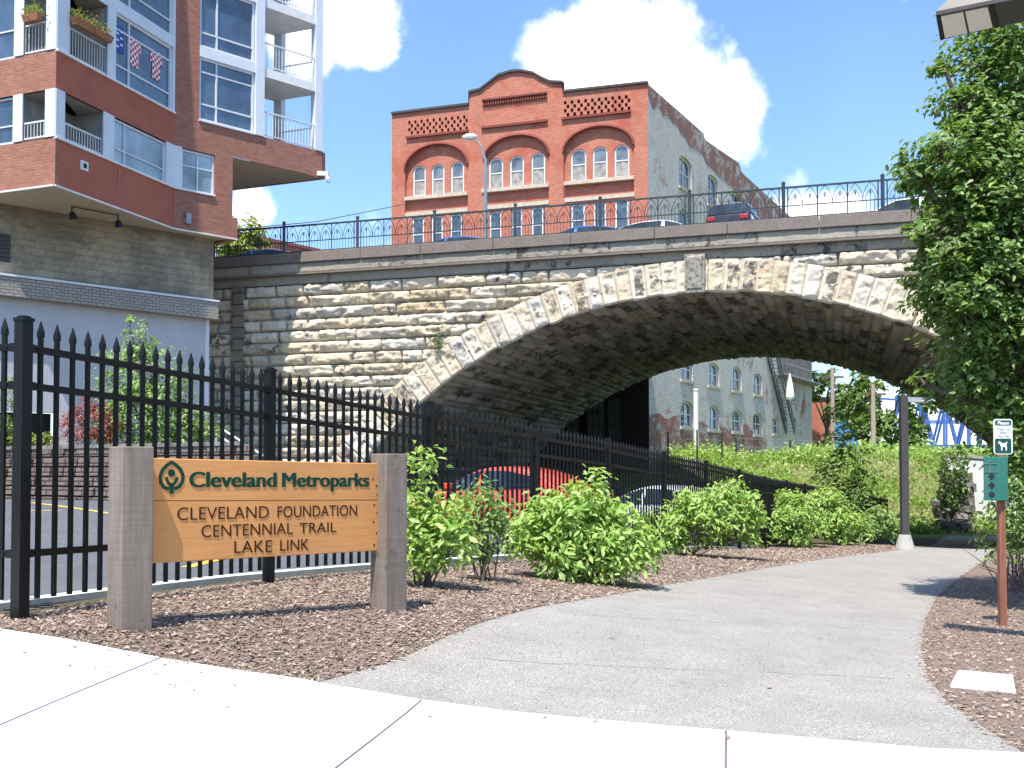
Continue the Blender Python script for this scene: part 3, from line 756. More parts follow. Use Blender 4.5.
# ---------------------------------------------------------------- apartment building on the left
TIP = at(322, 160, 34.45); TIP = Vector((TIP.x, TIP.y, 0))
Wc = Wall(TIP, (-.713, -.701))            # u runs from the tip towards the camera
u_bc = Wc.u(174, 150); PBC = Wc.p(u_bc, 0)
Wb = Wall(PBC, (-.298, -.954)); u_ab = Wb.u(55.5, 110); PAB = Wb.p(u_ab, 0)
Wa = Wall(PAB, (-.927, .375))
We = Wall(TIP, (-.927, .375))
apt = thing('apartment_building', 'red brick apartment block with white window bays and corner balconies on a tan stone base', 'building', (PAB.x, PAB.y, 0))
zA0 = 8.5; Z1 = 9.71; Z2 = 10.93; Z3 = 11.93; Z4 = 13.86; Z5 = 14.18; Z6 = 16.1; Z7 = 16.45; Z8 = 18.4; ZTOP = 19.6
Z5b = 14.18
def panes(W, u0, u1, z0, z1, parent, vs, hs, gm='glass', fw=.07, dep=.10): return window(W, rect(u0, u1, z0, z1), parent, M['white'], M[gm], dep, fw, vs, hs)
# C face ----------------------------------------------------------
uc = lambda px, py=100: Wc.u(px, py)
ucol0, ucol1 = uc(315.5, 60), 0.0          # corner column
ub0, ub1 = uc(264, 60), uc(255.5, 60)      # pier between balcony and bay
uw1 = uc(199, 80)                          # far (camera side) edge of the bay window
ulow = uc(232.5, 200)                      # right edge of the lower block
ulw0, ulw1 = uc(215, 170), uc(181.5, 170)
wc = MB()
# lower block brick
outer = rect(ulow, u_bc, zA0, 11.03)
wc.holed(Wc, outer, [rect(ulw0, ulw1, Z1, Z2 + .02)], 0, .15)
# brick field right from window strip to balconies
out2 = [(0, 11.03), (ulow, 11.03), (u_bc, 11.03), (u_bc, ZTOP), (ub0, ZTOP), (ub0, 11.9), (0, 11.9)]
holes = [rect(ub1 , uw1, Z3, Z4), rect(ub1, uw1, Z5, Z6), rect(ub1, uw1, Z7, Z8)]
out2 = [(0, 11.03), (ulow, 11.03), (u_bc, 11.03), (u_bc, ZTOP), (uw1, ZTOP), (uw1, Z3), (ub0, Z3), (ub0, 11.9), (0, 11.9)]
wc.holed(Wc, out2, [], 0)
wc.wbox(Wc, uw1 - .02, uw1, Z3, ZTOP, -.2, 0)
# end walls: cantilever return and lower block return
wc.wbox(We, 0.001, 5.8, 11.03, 11.9, -.2, 0)
Wlow = Wall(Wc.p(ulow, 0), (-.927, .375)); Wlow.n = -Wlow.n if Wlow.n.dot(Vector((1, .2, 0))) < 0 else Wlow.n
wlen = 6.0
a = Wc.p(ulow, 0); b = a + Wlow.d * wlen
wc.quad((a.x, a.y, zA0), (a.x, a.y, 11.03), (b.x, b.y, 11.03), (b.x, b.y, zA0))
# small projecting brick step near the corner
wc.wbox(Wc, ulow - .17, ulow, zA0, 9.15, -1.2, .02)
wc.build('brick_wall', M['brick_apt'], apt)
# bay windows C
for z0, z1, hs in ((Z3, Z4, (.25, .80)), (Z5, Z6, (.22,)), (Z7, Z8, (.22,))):
    panes(Wc, ub1 + .02, uw1 - .02, z0, z1, apt, (.70,), hs)
for z0, z1 in ((Z4, Z5), (Z6, Z7), (Z8, ZTOP)):
    wt = MB(); wt.wbox(Wc, ub1, uw1 - .02, z0, z1, -.12, .02); wt.build('spandrel_panel', M['white'], apt)
wt = MB(); wt.wbox(Wc, ub1, uw1, Z3 - .05, Z3, -.12, .05); wt.build('bay_sill', M['white'], apt)
pr = MB(); pr.wbox(Wc, ub0 + .0, ub1, 11.9, ZTOP, -.25, .05); pr.build('white_pier', M['white'], apt)
cc = MB(); cc.wbox(Wc, 0, ucol0, 11.903, ZTOP, -.26, .03)
cc.build('corner_column', M['white'], apt)
rc = MB(); P0 = We.p(1.75, 0, 0); rc.wbox(We, 1.62, 1.92, 11.9, ZTOP, -.25, .0); rc.build('corner_column', M['white'], apt)
# balconies C (three storeys)
ubal = (ucol0 + .0, ub0)
inner_dir = We.d
for zi, (zf_, zc_) in enumerate(((11.9, 13.84), (14.12, 16.08), (16.38, 18.35))):
    m = MB()
    # slab above: white edge, beige ceiling
    q = [Wc.p(0, 0, 0), Wc.p(ub0, 0, 0), Wc.p(ub0, 0, 0) + inner_dir * 1.9, Wc.p(0, 0, 0) + inner_dir * 1.9]
    m.prism([(p.x, p.y) for p in q][::-1], zc_, zc_ + .28); m.build('balcony_slab', M['white_trim'], apt)
    m = MB()
    bw0 = Wc.p(ub0, 0, -.02) + inner_dir * 1.75; bw1 = Wc.p(0, 0, 0) + inner_dir * 1.75
    # wall behind: from the pier inwards, partly closing the end
    Wk = Wall(Wc.p(ub0, 0, 0) + inner_dir * 1.75, (-Wc.d.x, -Wc.d.y)); Wk.n = Wc.n.copy()
    L = ub0
    m.quad(Wk.p(0, zf_, 0), Wk.p(L * .42, zf_, 0), Wk.p(L * .42, zc_, 0), Wk.p(0, zc_, 0))
    s0 = Wc.p(ub0, 0, 0); s1 = s0 + inner_dir * 1.75
    m.quad((s0.x, s0.y, zf_), (s0.x, s0.y, zc_), (s1.x, s1.y, zc_), (s1.x, s1.y, zf_)); m.build('balcony_back_wall', M['interior'], apt)
    d_ = window(Wk, rect(.05, L * .30, zf_ + .05, zf_ + 1.65), apt, M['white_trim'], M['glass'], -.05, .06, (), (), name='balcony_door')
    rl = MB()
    for (pa, pb) in ((Wc.p(ub0, zf_, -.03), Wc.p(ucol0, zf_, -.03)), (Wc.p(.1, zf_, -.1) , Wc.p(.1, zf_, -.1) + inner_dir * 1.7)):
        rl.bar(pa + Vector((0, 0, .82)), pb + Vector((0, 0, .82)), .045); rl.bar(pa + Vector((0, 0, .08)), pb + Vector((0, 0, .08)), .03)
        n_b = int((pb - pa).length / .11)
        for k in range(n_b + 1): c = pa + (pb - pa) * k / n_b; rl.bar(c + Vector((0, 0, .08)), c + Vector((0, 0, .8)), .014)
    rl.build('balcony_railing', M['rail_white'], apt)
# low window C and white corner wrap
window(Wc, rect(ulw0 + .01, ulw1 - .01, Z1 + .01, Z2), apt, M['white'], M['glass_curt'], .10, .05, (.50,), (.62,))
wp = MB(); wp.wbox(Wc, ulw1 - .01, u_bc, Z1 - .02, Z2 + .04, -.1, .02); wp.wbox(Wb, 0, Wb.u(166, 170), Z1 - .02, Z2 + .04, -.1, .02); wp.build('white_pier', M['white'], apt)
# B face -----------------------------------------------------------
ubf = lambda px, py=100: Wb.u(px, py)
bw0, bw1 = .10, ubf(115.5, 40)             # window bay upper
bb0, bb1 = ubf(107, 60), ubf(69, 40)       # balcony opening upper
lb0, lb1 = ubf(103, 130), ubf(64.5, 110)   # balcony lower
lw0, lw1 = ubf(166, 150), ubf(113.5, 140)
st = MB()
st.holed(Wb, rect(0, u_ab, zA0, Z1), [], 0)
st.holed(Wb, rect(0, u_ab, Z2 + .02, Z3), [], 0)
st.holed(Wb, rect(0, u_ab, Z2 + .025, Z3 - .1), [], 0.0) if False else None
st.build('terracotta_panel', M['stucco'], apt)
jn = MB()
for px in (118.5, 165): u = ubf(px, 200); jn.wbox(Wb, u - .02, u + .02, zA0 + .02, Z1, 0, .012)
for u in (.02,): jn.wbox(Wc, u_bc - .06, u_bc - .03, zA0, Z1 - .03, 0, .012)
jn.build('panel_joint', M['joint_line'], apt); jn = MB()
jn.wbox(Wb, 0, u_ab, zA0 - .035, zA0 + .005, -.02, .04); jn.wbox(Wc, ulow - .17, u_bc, zA0 - .035, zA0 + .005, -.02, .04); jn.wbox(Wa, 0, 9, zA0 - .035, zA0 + .005, -.02, .04)
jn.wbox(Wb, 0, u_ab, Z3 - .03, Z3 + .02, -.05, .06); jn.wbox(Wb, 0, u_ab, Z1 - .03, Z1 + .02, -.05, .05); jn.wbox(Wc, ulw0, u_bc, Z1 - .03, Z1 + .02, -.05, .05)
jn.build('metal_trim', M['white_trim'], apt)
panes(Wb, lw0, lw1, Z1 + .02, Z2, apt, (.78,), (.32,), 'glass_curt', .05)
for z0, z1, hs in ((Z3 + .02, Z4, (.24, .80)), (Z5, Z6, (.22, .8)), (Z7, Z8, (.2, .8))): panes(Wb, bw0, bw1, z0, z1, apt, (.76,), hs)
wt = MB()
for z0, z1 in ((Z4, Z5), (Z6, Z7), (Z8, ZTOP)):
    wt.wbox(Wb, 0, u_ab, z0, z1, -.12, .02)
wt.wbox(Wb, 0, .10, Z3, ZTOP, -.12, .015); wt.wbox(Wb, bw1, bb0, Z3 + .02, ZTOP, -.2, .025); wt.wbox(Wb, lw1, lb0, Z1 + .02, Z2 + .02, -.2, .025)
wt.build('white_pier', M['white'], apt)
# balconies B/A at the corner (recess)
aw = lambda px, py=100: Wa.u(px, py)
a_c1 = aw(45.5, 110); a_o1 = aw(23, 110); a_p1 = aw(13.5, 110)
for zf_, zc_, o0, o1 in ((Z1, Z2, lb0, lb1), (Z3, Z4, bb0, bb1), (Z5, Z6, bb0, bb1), (Z7, Z8, bb0, bb1)):
    m = MB(); m.wbox(Wb, o1, u_ab, zf_ + .02, zc_ + .02, -.30, .02); m.wbox(Wa, 0, a_c1, zf_ + .02, zc_ + .02, -.28, .02); m.build('corner_column', M['white'], apt)
    m = MB(); m.wbox(Wa, a_o1, a_p1, zf_ + .02, zc_ + .02, -.25, .02); m.build('white_pier', M['white'], apt)
    c = MB()    # room box: floor, ceiling, back
    p = [Wb.p(o0, 0, -.01), Wb.p(u_ab, 0, -.01) , Wa.p(a_o1, 0, -.01)]; back0 = Wb.p(o0, 0, -1.6); back1 = Wa.p(a_o1, 0, -1.9)
    poly = [p[0], p[1] + Vector((0, 0, 0)), p[2], back1, back0]
    for z in (zf_ + .01, zc_ - .01): c.quad(*[(q.x, q.y, z) for q in poly])
    c.quad((p[0].x, p[0].y, zf_), (back0.x, back0.y, zf_), (back0.x, back0.y, zc_), (p[0].x, p[0].y, zc_))
    c.quad((back0.x, back0.y, zf_), (back1.x, back1.y, zf_), (back1.x, back1.y, zc_), (back0.x, back0.y, zc_))
    c.quad((p[2].x, p[2].y, zf_), (back1.x, back1.y, zf_), (back1.x, back1.y, zc_), (p[2].x, p[2].y, zc_))
    c.build('balcony_recess', M['interior'], apt)
    Wr = Wall(back0, (back1.x - back0.x, back1.y - back0.y)); LL = (Vector((back1.x, back1.y, 0)) - Vector((back0.x, back0.y, 0))).length
    window(Wr, rect(.25, LL * .42, zf_ + .1, zc_ - .12), apt, M['white_trim'], M['glass'], -.04, .05, (), (), name='balcony_door')
    rl = MB(); rh = .48 if zf_ == Z1 else .78
    for pa, pb in ((Wb.p(o0, zf_, -.06), Wb.p(o1, zf_, -.06)), (Wa.p(a_c1, zf_, -.06), Wa.p(a_o1, zf_, -.06))):
        for zz_ in (rh, .08): rl.bar(pa + Vector((0, 0, zz_)), pb + Vector((0, 0, zz_)), .04)
        nb_ = max(2, int((pb - pa).length / .10))
        for k in range(nb_ + 1): q = pa + (pb - pa) * k / nb_; rl.bar(q + Vector((0, 0, .08)), q + Vector((0, 0, rh)), .014)
    rl.build('balcony_railing', M['rail_white'], apt)
    # window on face A beyond the pier
    panes(Wa, a_p1 + .01, 6.5, zf_ + .02, zc_, apt, (.2, .4, .6, .8), (.38,), 'glass', .05)
wa_ = MB()
for z0, z1 in ((zA0, Z1), (Z2 + .02, Z3)): wa_.quad(Wa.p(0, z0, 0), Wa.p(0, z1, 0), Wa.p(9, z1, 0), Wa.p(9, z0, 0))
wa_.quad(Wa.p(6.5, Z1, 0), Wa.p(6.5, Z2 + .02, 0), Wa.p(9, Z2 + .02, 0), Wa.p(9, Z1, 0)); wa_.quad(Wa.p(6.5, Z3, 0), Wa.p(6.5, ZTOP, 0), Wa.p(9, ZTOP, 0), Wa.p(9, Z3, 0))
wa_.wbox(Wb, u_ab - .14, u_ab + .0, zA0, Z1, 0, .012)
wa_.build('brick_wall', M['brick_apt'], apt)
for z0, z1 in ((Z4, Z5), (Z6, Z7), (Z8, ZTOP)):
    wt = MB(); wt.wbox(Wa, 0, 9, z0, z1, -.12, .02); wt.build('spandrel_panel', M['white'], apt)
# soffits, floor cores and roof
far = Wa.p(9, 0, 0); backR = We.p(9, 0, 0)
foot = [PAB, PBC, Wc.p(0, 0, 0), backR, backR + Vector((-3, -2, 0)), far]
sf = MB(); low = [PAB, PBC, Wc.p(ulow, 0, 0), Wc.p(ulow, 0, 0) + We.d * 6, far]
sf.quad(*[(q.x, q.y, zA0 - .02) for q in low]); a = Wc.p(ulow, 0, 0)
sf.quad(*[(q.x, q.y, 11.02) for q in (a, Wc.p(0, 0, 0), We.p(5.8, 0, 0), a + We.d * 6)])
sf.build('soffit', M['soffit'], apt)
rf = MB(); rf.prism([(q.x, q.y) for q in (PAB, PBC, Wc.p(0,0,0), We.p(6,0,0), far)], ZTOP, ZTOP + .3); rf.build('roof', M['roof'], apt)
# core closing the view through the flats
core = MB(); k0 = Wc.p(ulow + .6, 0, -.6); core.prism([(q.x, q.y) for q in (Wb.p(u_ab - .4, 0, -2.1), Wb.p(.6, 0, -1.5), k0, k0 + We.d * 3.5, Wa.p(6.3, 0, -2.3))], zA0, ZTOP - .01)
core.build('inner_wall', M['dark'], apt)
bwl = MB(); bwl.quad(*[(q[0].x, q[0].y, q[1]) for q in ((We.p(1.93, 0, -.15), 11.9), (We.p(6, 0, -.15), 11.9), (We.p(6, 0, -.15), ZTOP), (We.p(4.2, 0, -.15), ZTOP))]) if False else None
# tan block base wall, parallel to C and set back
off_ = -.48
Wt = Wc.shift(off_); u_t0 = Wt.u(213.5, 270); u_t1 = Wt.u(-190, 270)
zt_ = zA0 - .03
tb = MB(); zL1 = Wt.hit(213, 302)[1]; zL0 = Wt.hit(213, 321)[1]
tb.wbox(Wt, u_t0, u_t1, zL1, zt_, -.3, 0); tb.wbox(Wt, u_t0, u_t0 + .3, zL1, zt_, -6, -.3)
tb.build('stone_base_wall', M['brick_tan'], apt)
lg = MB(); lo_ = .42; ul = Wt.shift(lo_).u(218.5, 310)
lg.wbox(Wt, ul, u_t1, zL0, zL1 - .06, -.2, lo_); lg.build('ledge', M['brick_cream'], apt)
lc = MB(); lc.wbox(Wt, ul - .02, u_t1, zL1 - .06, zL1 + .0, -.02, lo_ + .03); lc.build('ledge_cap', M['white'], apt)
gs = MB(); ug = Wt.shift(.1).u(205, 360); zg = Wt.hit(30, 412)[1]
gs.wbox(Wt, ug, Wt.u(58, 400), 2.0, zL0, -.15, .1); gs.wbox(Wt, Wt.u(58, 400), u_t1, zg, zL0, -.15, .1)
gs.build('garage_wall', M['siding'], apt)
gp_ = MB(); gp_.wbox(Wt, ug - .12, ug, .2, zL0, -.15, .13); gp_.build('corner_post', M['white'], apt)
go = MB(); go.wbox(Wt, Wt.u(58, 400), u_t1, .3, zg, -.6, -.5); go.wbox(Wt, ug, Wt.u(60, 400), .3, 2.0, -.15, .05); go.build('garage_opening', M['dark'], apt)
lv = MB(); zl0 = Wt.hit(5, 262)[1]; zl1 = Wt.hit(5, 234)[1]; ul1 = Wt.u(10, 250)
lv.wbox(Wt, ul1, ul1 + 1.2, zl0, zl1, -.02, .03)
for k in range(7): z = zl0 + (zl1 - zl0) * (k + .5) / 7; lv.wbox(Wt, ul1 + .02, ul1 + 1.2, z - .02, z + .02, .03, .07)
lv.build('louvre', M['bronze'], apt)
# white square vent, wall lamp
v = MB(); uv_, zv_ = Wb.hit(83.5, 166); v.wbox(Wb, uv_ - .13, uv_ + .13, zv_ - .12, zv_ + .12, 0, .05); v.build('wall_vent', M['white_trim'], apt)
v = MB(); v.wbox(Wb, uv_ - .06, uv_ + .06, zv_ - .06, zv_ + .06, .05, .06); v.build('vent_opening', M['dark'], apt)
ulm, zlm = Wc.hit(186.5, 219); lm = MB(); lm.wbox(Wc, ulm - .08, ulm + .08, zlm - .17, zlm + .17, 0, .16); lm.wbox(Wc, ulm - .1, ulm + .1, zlm - .12, zlm + .0, 0, .05)
o = lm.build('wall_lamp', M['steel'], bevel=.02); set_origin(o, Wc.p(ulm, zlm, 0)); tag(o, 'grey wall lamp fixed on the brick beside the lower curtained window', 'lamp')
# track spotlights under the soffit
tk = [at(73, 207, 0.0 + 28.4), at(119, 215.5, 29.0)]
zsf = zA0 - .04
def soffit_pt(px, py):
    r = ray(px, py); t = (zsf - EYE.z) / r.z; return EYE + r * t
a = soffit_pt(72, 206); b = soffit_pt(118, 214.5)
for pt, lb in ((a, 'black spotlight under the beige soffit, nearer the louvre'), (b, 'black spotlight under the beige soffit, nearer the arch bridge')):
    t = thing('spotlight', lb, 'spotlight', pt, 'spotlights under the soffit')
    m = MB(); m.bar(pt, pt + Vector((0, 0, -.16)), .03); m.build('bracket', M['black'], t)
    m = MB(); dd = Vector((.1, .3, -.9)).normalized(); c = pt + Vector((0, 0, -.16)); m.tube([c, c + dd*.06, c + dd*.2], [.05, .085, .11], 10); m.build('lamp_head', M['black'], t, smooth=False)
    m = MB(); m.tube([c + dd*.201, c + dd*.205], [.09, .09], 10); m.build('lens', M['lens'], t)
m = MB(); m.bar(a + Vector((0, 0, -.02)), b + Vector((0, 0, -.02)), .025); m.build('conduit', M['bronze'], apt)
# security camera at the tip
c0 = Wc.p(.05, 0, 0); zc0 = Wc.hit(318, 174)[1]
sc = thing('security_camera', 'white security camera on the bottom corner of the overhanging balcony floor', 'camera', (c0.x, c0.y, zc0))
m = MB(); c = Vector((c0.x, c0.y, zc0)); m.bar(c + Vector((-.1, -.05, .02)), c + Vector((.28, -.1, 0)), .10, .14); m.build('mount', M['white_trim'], sc)
m = MB(); c1 = c + Vector((.22, -.1, -.09)); m.tube([c1, c1 + Vector((.05, -.02, -.1)), c1 + Vector((.07, -.03, -.2))], [.05, .08, .05], 10); m.build('dome', M['white'], sc)
# hanging flower planters
def planter(c, along, L, label, grp='orange flower planters on the balcony rails'):
    t = thing('flower_planter', label, 'planter', c, grp); c = Vector(c); al = along.normalized()
    m = MB(); side = Vector((-al.y, al.x, 0)) * .11
    m.hexa([c - al*L*.42 - side*.7, c + al*L*.42 - side*.7, c + al*L*.42 + side*.7, c - al*L*.42 + side*.7],
           [c - al*L*.5 - side + Vector((0,0,.18)), c + al*L*.5 - side + Vector((0,0,.18)), c + al*L*.5 + side + Vector((0,0,.18)), c - al*L*.5 + side + Vector((0,0,.18))]); m.build('trough', M['terra'], t)
    n = 260; P = np.array(c)[None] + np.array(al)[None] * (NR.rand(n, 1) - .5) * L + NR.randn(n, 3) * [.07, .07, .09] + [0, 0, .26]
    leaf_cloud('foliage', P, .06, M['leaf_yel'], t)
    n = 90; P = np.array(c)[None] + np.array(al)[None] * (NR.rand(n, 1) - .5) * L + NR.randn(n, 3) * [.09, .09, .05] + [0, 0, .14]
    leaf_cloud('blossom', P, .05, M['flower'], t)
def leaf_cloud(name, P, size, mat, parent=None, up=.5, aspect=.42, droop=0, nrm=None):
    """many folded pointed leaves, one mesh"""
    n = len(P); P = np.asarray(P, float)
    a = NR.randn(n, 3); a[:, 2] = np.abs(a[:, 2]) * up * 2 + .15
    if nrm is not None: a = a * .8 + nrm * 1.4
    N_ = a / np.linalg.norm(a, axis=1, keepdims=True)
    t = NR.randn(n, 3); t[:, 2] -= droop; t -= (t * N_).sum(1, keepdims=True) * N_; t /= np.linalg.norm(t, axis=1, keepdims=True) + 1e-9
    s = np.cross(N_, t); L = (size * (.5 + .9 * NR.rand(n)))[:, None]
    w = L * aspect; c = NR.rand(n, 1) * .18 + .05
    v0 = P; l1 = P + t*L*.35 + s*w*.5 + N_*L*.06; l2 = P + t*L*.75 + s*w*.36 + N_*L*.03
    tip = P + t*L - N_*L*c; r2 = P + t*L*.75 - s*w*.36 + N_*L*.03; r1 = P + t*L*.35 - s*w*.5 + N_*L*.06
    V = np.stack([v0, l1, l2, tip, r2, r1], 1).reshape(-1, 3); k = np.arange(n)[:, None] * 6
    Fc = np.concatenate([k + np.array([[0, 3, 2, 1]]), k + np.array([[0, 5, 4, 3]])], 0)
    return fast_mesh(name, V, Fc, mat, parent)
for px, py, W, ln_, lb in ((37, 20, Wa, .55, 'round orange flower basket on the left balcony by the white corner column'), (79, 26, Wb, .75, 'orange planter box with tall yellow leaves right of the white corner column'), (97, 36, Wb, .75, 'orange flower box nearest the large window with the checked shirts')):
    u, z = W.hit(px, py); W2 = W.shift(.14); c = W2.p(u, z - .1); planter(c, W.d, ln_, lb)
u, z = Wb.shift(-.7).hit(92, 12); c = Wb.p(u, z, -.7); planter(c, Wb.d, .45, 'small hanging basket under the ceiling behind the planter boxes')
# cloths behind the window: two checked shirts and a blue pennant
M['check'] = None
def checkmat():
    m, nt, b = newmat('checked_cloth'); T = NT(nt); ck = T.n('ShaderNodeTexChecker'); ck.inputs['Scale'].default_value = 11
    T.l(coords(T, 'UV'), ck.inputs['Vector']); ck.inputs['Color1'].default_value = (.75, .72, .75, 1); ck.inputs['Color2'].default_value = (.55, .03, .06, 1)
    T.l(ck.outputs['Color'], b.inputs['Base Color']); b.inputs['Roughness'].default_value = .9; return m
M['check'] = checkmat(); M['flagblue'] = plain('blue_cloth', (.04, .08, .35), .9); M['flagwhite'] = plain('white_cloth', (.7, .7, .75), .9)
def shirt(px, py, lb):
    u, z = Wb.hit(px, py); m = MB(); o1 = -.085; o0 = -.10; s = .29
    # front view outline of a short sleeved shirt
    pts = [(-.62, -1), (.62, -1), (.62, .2), (.9, .05), (1, .6), (.5, 1), (.18, .9), (-.18, .9), (-.5, 1), (-1, .6), (-.9, .05), (-.62, .2)]
    pol = [(u + a * s, z + b * s * 1.45) for a, b in pts]
    m.holed(Wb, pol, [], -.075); 
    k = len(pol)
    for i in range(k): a = pol[i]; b = pol[(i+1) % k]; m.quad(Wb.p(a[0], a[1], -.075), Wb.p(b[0], b[1], -.075), Wb.p(b[0], b[1], -.09), Wb.p(a[0], a[1], -.09))
    o = m.build('shirt', M['check']); set_origin(o, Wb.p(u, z, -.08)); tag(o, lb, 'shirt', 'checked shirts hung in the window')
shirt(137, 52, 'red and white checked shirt in the upper window, nearer the blue banner')
shirt(158.5, 65, 'red and white checked shirt in the upper window, lower and nearer the brick')
u, z = Wb.hit(122, 39); m = MB(); m.wbox(Wb, u - .19, u + .19, z - .36, z + .36, -.09, -.075); o = m.build('banner', M['flagblue']); set_origin(o, Wb.p(u, z, -.08))
tag(o, 'blue banner with white marks hanging in the upper apartment window', 'banner')
m = MB()
for k in range(6):
    uu = u - .12 + (k % 2) * .16; zz_ = z + .25 - k * .09; m.wbox(Wb, uu, uu + .11, zz_ - .05, zz_, -.074, -.068)
b_ = m.build('banner_mark', M['flagwhite'], o, local=True); b_.data.transform(__import__('mathutils').Matrix.Translation(-o.location))
# ---------------------------------------------------------------- red brick warehouse behind the bridge
CR = at(648, 150, 62.0)
WF = Wall((CR.x, CR.y), (-.947, .322))      # u from the right corner to the left
WS = Wall((CR.x, CR.y), (.494, .870))       # side wall going away
M['glass_dim'] = glassmat('dim_glass', (.05, .065, .08), .12)
red = thing('brick_warehouse', 'four storey red brick building with curved parapet and arched windows above the bridge', 'building', (CR.x, CR.y, 3))
def zf2(x, y): return (380 + x / 3.2, 60 + y / 3.2)
def fh(x, y): return WF.hit(*zf2(x, y))
roofpx = [(862,75),(585,105),(585,75),(545,73),(520,62),(490,45),(450,38),(420,40),(380,52),(350,75),(320,98),(285,107),(285,145),(38,175)]
rp = [fh(*p) for p in roofpx]
rp[0] = (0.0, rp[0][1]); UFL = rp[-1][0]
rp[1] = (rp[2][0], rp[1][1]); rp[12] = (rp[11][0], rp[12][1])
ZSP = DK - .6
outer = [(0, ZSP)] + rp + [(UFL, ZSP)]
holes = []; wins = []
def arched(x0, x1, y0, y1):
    u1, zt = fh((x0 + x1) / 2, y0); _, zb = fh((x0 + x1) / 2, y1); ua = fh(x0, (y0+y1)/2)[0]; ub = fh(x1, (y0+y1)/2)[0]
    w = abs(ua - ub); r = w * .42; return arc_hole(min(ua, ub) - w*.05, max(ua, ub) + w*.05, zb, zt - r, r)
for b in ((103,140,335,433),(163,200,330,430),(225,263,322,425),(347,388,310,412),(414,455,303,405),(483,523,293,397),(610,655,282,385),(680,723,273,377),(750,793,267,372)):
    hp = arched(*b); holes.append(hp); wins.append((hp, 'glass_old'))
for b in ((103,140,505,598),(165,200,500,592),(225,262,495,584),(350,388,487,578),(418,455,480,573),(485,522,473,568),(612,655,463,549),(683,723,457,548),(752,795,450,546)):
    ua, zt = fh(b[0], b[2]); ub, zb = fh(b[1], b[3]); zb -= .35; hp = rect(min(ua, ub), max(ua, ub), zb, zt); holes.append(hp); wins.append((hp, 'glass_dim'))
lat = []
def lattice(x0, y0, x1, y1, y2, y3, rows, cols):
    for r in range(rows):
        for c in range(cols):
            fx = (c + .3 + .4 * (r % 2) * 1.0) / cols; x = x0 + (x1 - x0) * fx; yt = y0 + (y1 - y0) * fx; yb = y2 + (y3 - y2) * fx
            y = yt + (yb - yt) * (r + .5) / rows; u, z = fh(x, y); w = abs(x1 - x0) / cols * .20 / 3.2 * .0625; lat.append(rect(u - w, u + w, z - .11, z + .11))
lattice(88, 195, 283, 175, 240, 224, 4, 10); lattice(586, 131, 803, 110, 183, 160, 4, 10)
# recessed blind arches: front skin has big arch openings, back skin 0.22 m behind
big = []
for x0, x1, ys, yt, yb in ((80,281,345,270,480),(333,540,312,242,455),(587,812,285,213,432)):
    xm = (x0 + x1) / 2; ua = fh(x0, ys)[0]; ub = fh(x1, ys)[0]; zs_ = fh(xm, ys)[1]; ztp = fh(xm, yt)[1]; zb = fh(xm, yb)[1]
    big.append(arc_hole(min(ua, ub), max(ua, ub), zb, zs_, ztp - zs_, 16))
lower = holes[9:]
w = MB(); w.holed(WF, outer, big + lower + lat, 0, .2)
w.build('front_wall', M['brick_red'], red)
w = MB(); w.wbox(WF, 0, UFL, 1.0, ZSP, -.3, 0); w.build('basement_wall', brickmat('shade_tinted_brick', (.07, .03, .022), (.05, .022, .018), (.04, .03, .025)), red)  # brick colour darkened to paint in the shade under the street slab
w = MB()
for bp in big:
    us = [p[0] for p in bp]; inn = [h_ for h_ in holes[:9] if min(us) < h_[0][0] < max(us)]; w.holed(WF, bp, inn, -.2, .2)
w.build('recessed_wall', M['brick_red'], red)
w = MB(); zz = [p[1] for l in lat for p in l]; w.wbox(WF, .3, UFL - .3, min(zz) - .1, max(zz) + .1, -.6, -.205); w.build('lattice_backing', M['dark'], red)
for i, (hp, gm) in enumerate(wins):
    W_in = WF.shift(-.2) if i < 9 else WF
    fo = window(W_in, hp, red, M['white_trim'], M[gm], .12, .09, (), (.52,), name='window')
    us = [p[0] for p in hp]; zs_ = [p[1] for p in hp]; u0, u1, z0, z1 = min(us), max(us), min(zs_), max(zs_)
    if i < 9:
        c = MB(); c.wbox(W_in, u0 + .12, u1 - .12, z0 + .12, z0 + (z1 - z0) * .5, -.117, -.112); c.build('blind', M['curtain'], fo)
# trims
tr = MB()
for (x0, y0, x1, y1) in ((80,443,281,429),(326,419,541,401),(589,395,813,377)):
    u0, z0 = fh(x0, y0); u1, z1 = fh(x1, y1); tr.wbox(WF, u1, u0, (z0+z1)/2 - .11, (z0+z1)/2 + .11, -.2, .10)
for (x0, y0, x1, y1) in ((82,494,281,480),(340,472,541,456),(591,449,815,431)):
    u0, z0 = fh(x0, y0); u1, z1 = fh(x1, y1); tr.wbox(WF, u1, u0, (z0+z1)/2 - .12, (z0+z1)/2 + .12, -.05, .05)
tr.build('stone_sill', M['sill'], red)
cp_ = MB()
for a, b in zip(rp[:-1], rp[1:]): 
    cp_.hexa([WF.p(a[0], a[1], -.35), WF.p(b[0], b[1], -.35), WF.p(b[0], b[1], .14), WF.p(a[0], a[1], .14)], [WF.p(a[0], a[1]+.14, -.35), WF.p(b[0], b[1]+.14, -.35), WF.p(b[0], b[1]+.14, .14), WF.p(a[0], a[1]+.14, .14)])
cp_.build('parapet_cap', M['roof'], red)
br = MB()
for bp in big:   # brick hood over each arch
    pts = bp[2:]
    br.tube([WF.p(u + 0, z + .05, .04) for u, z in pts], .10, 4)
for (x0, y0, x1, y1, zo) in ((85,246,284,229,0),(582,189,803,163,0),(326,218,537,193,0)):
    u0, z0 = fh(x0, y0); u1, z1 = fh(x1, y1); br.wbox(WF, u1, u0, (z0+z1)/2 - .09, (z0+z1)/2 + .05, 0, .16)
u0, z0 = fh(328, 135); u1, z1 = fh(535, 108); nD = 26
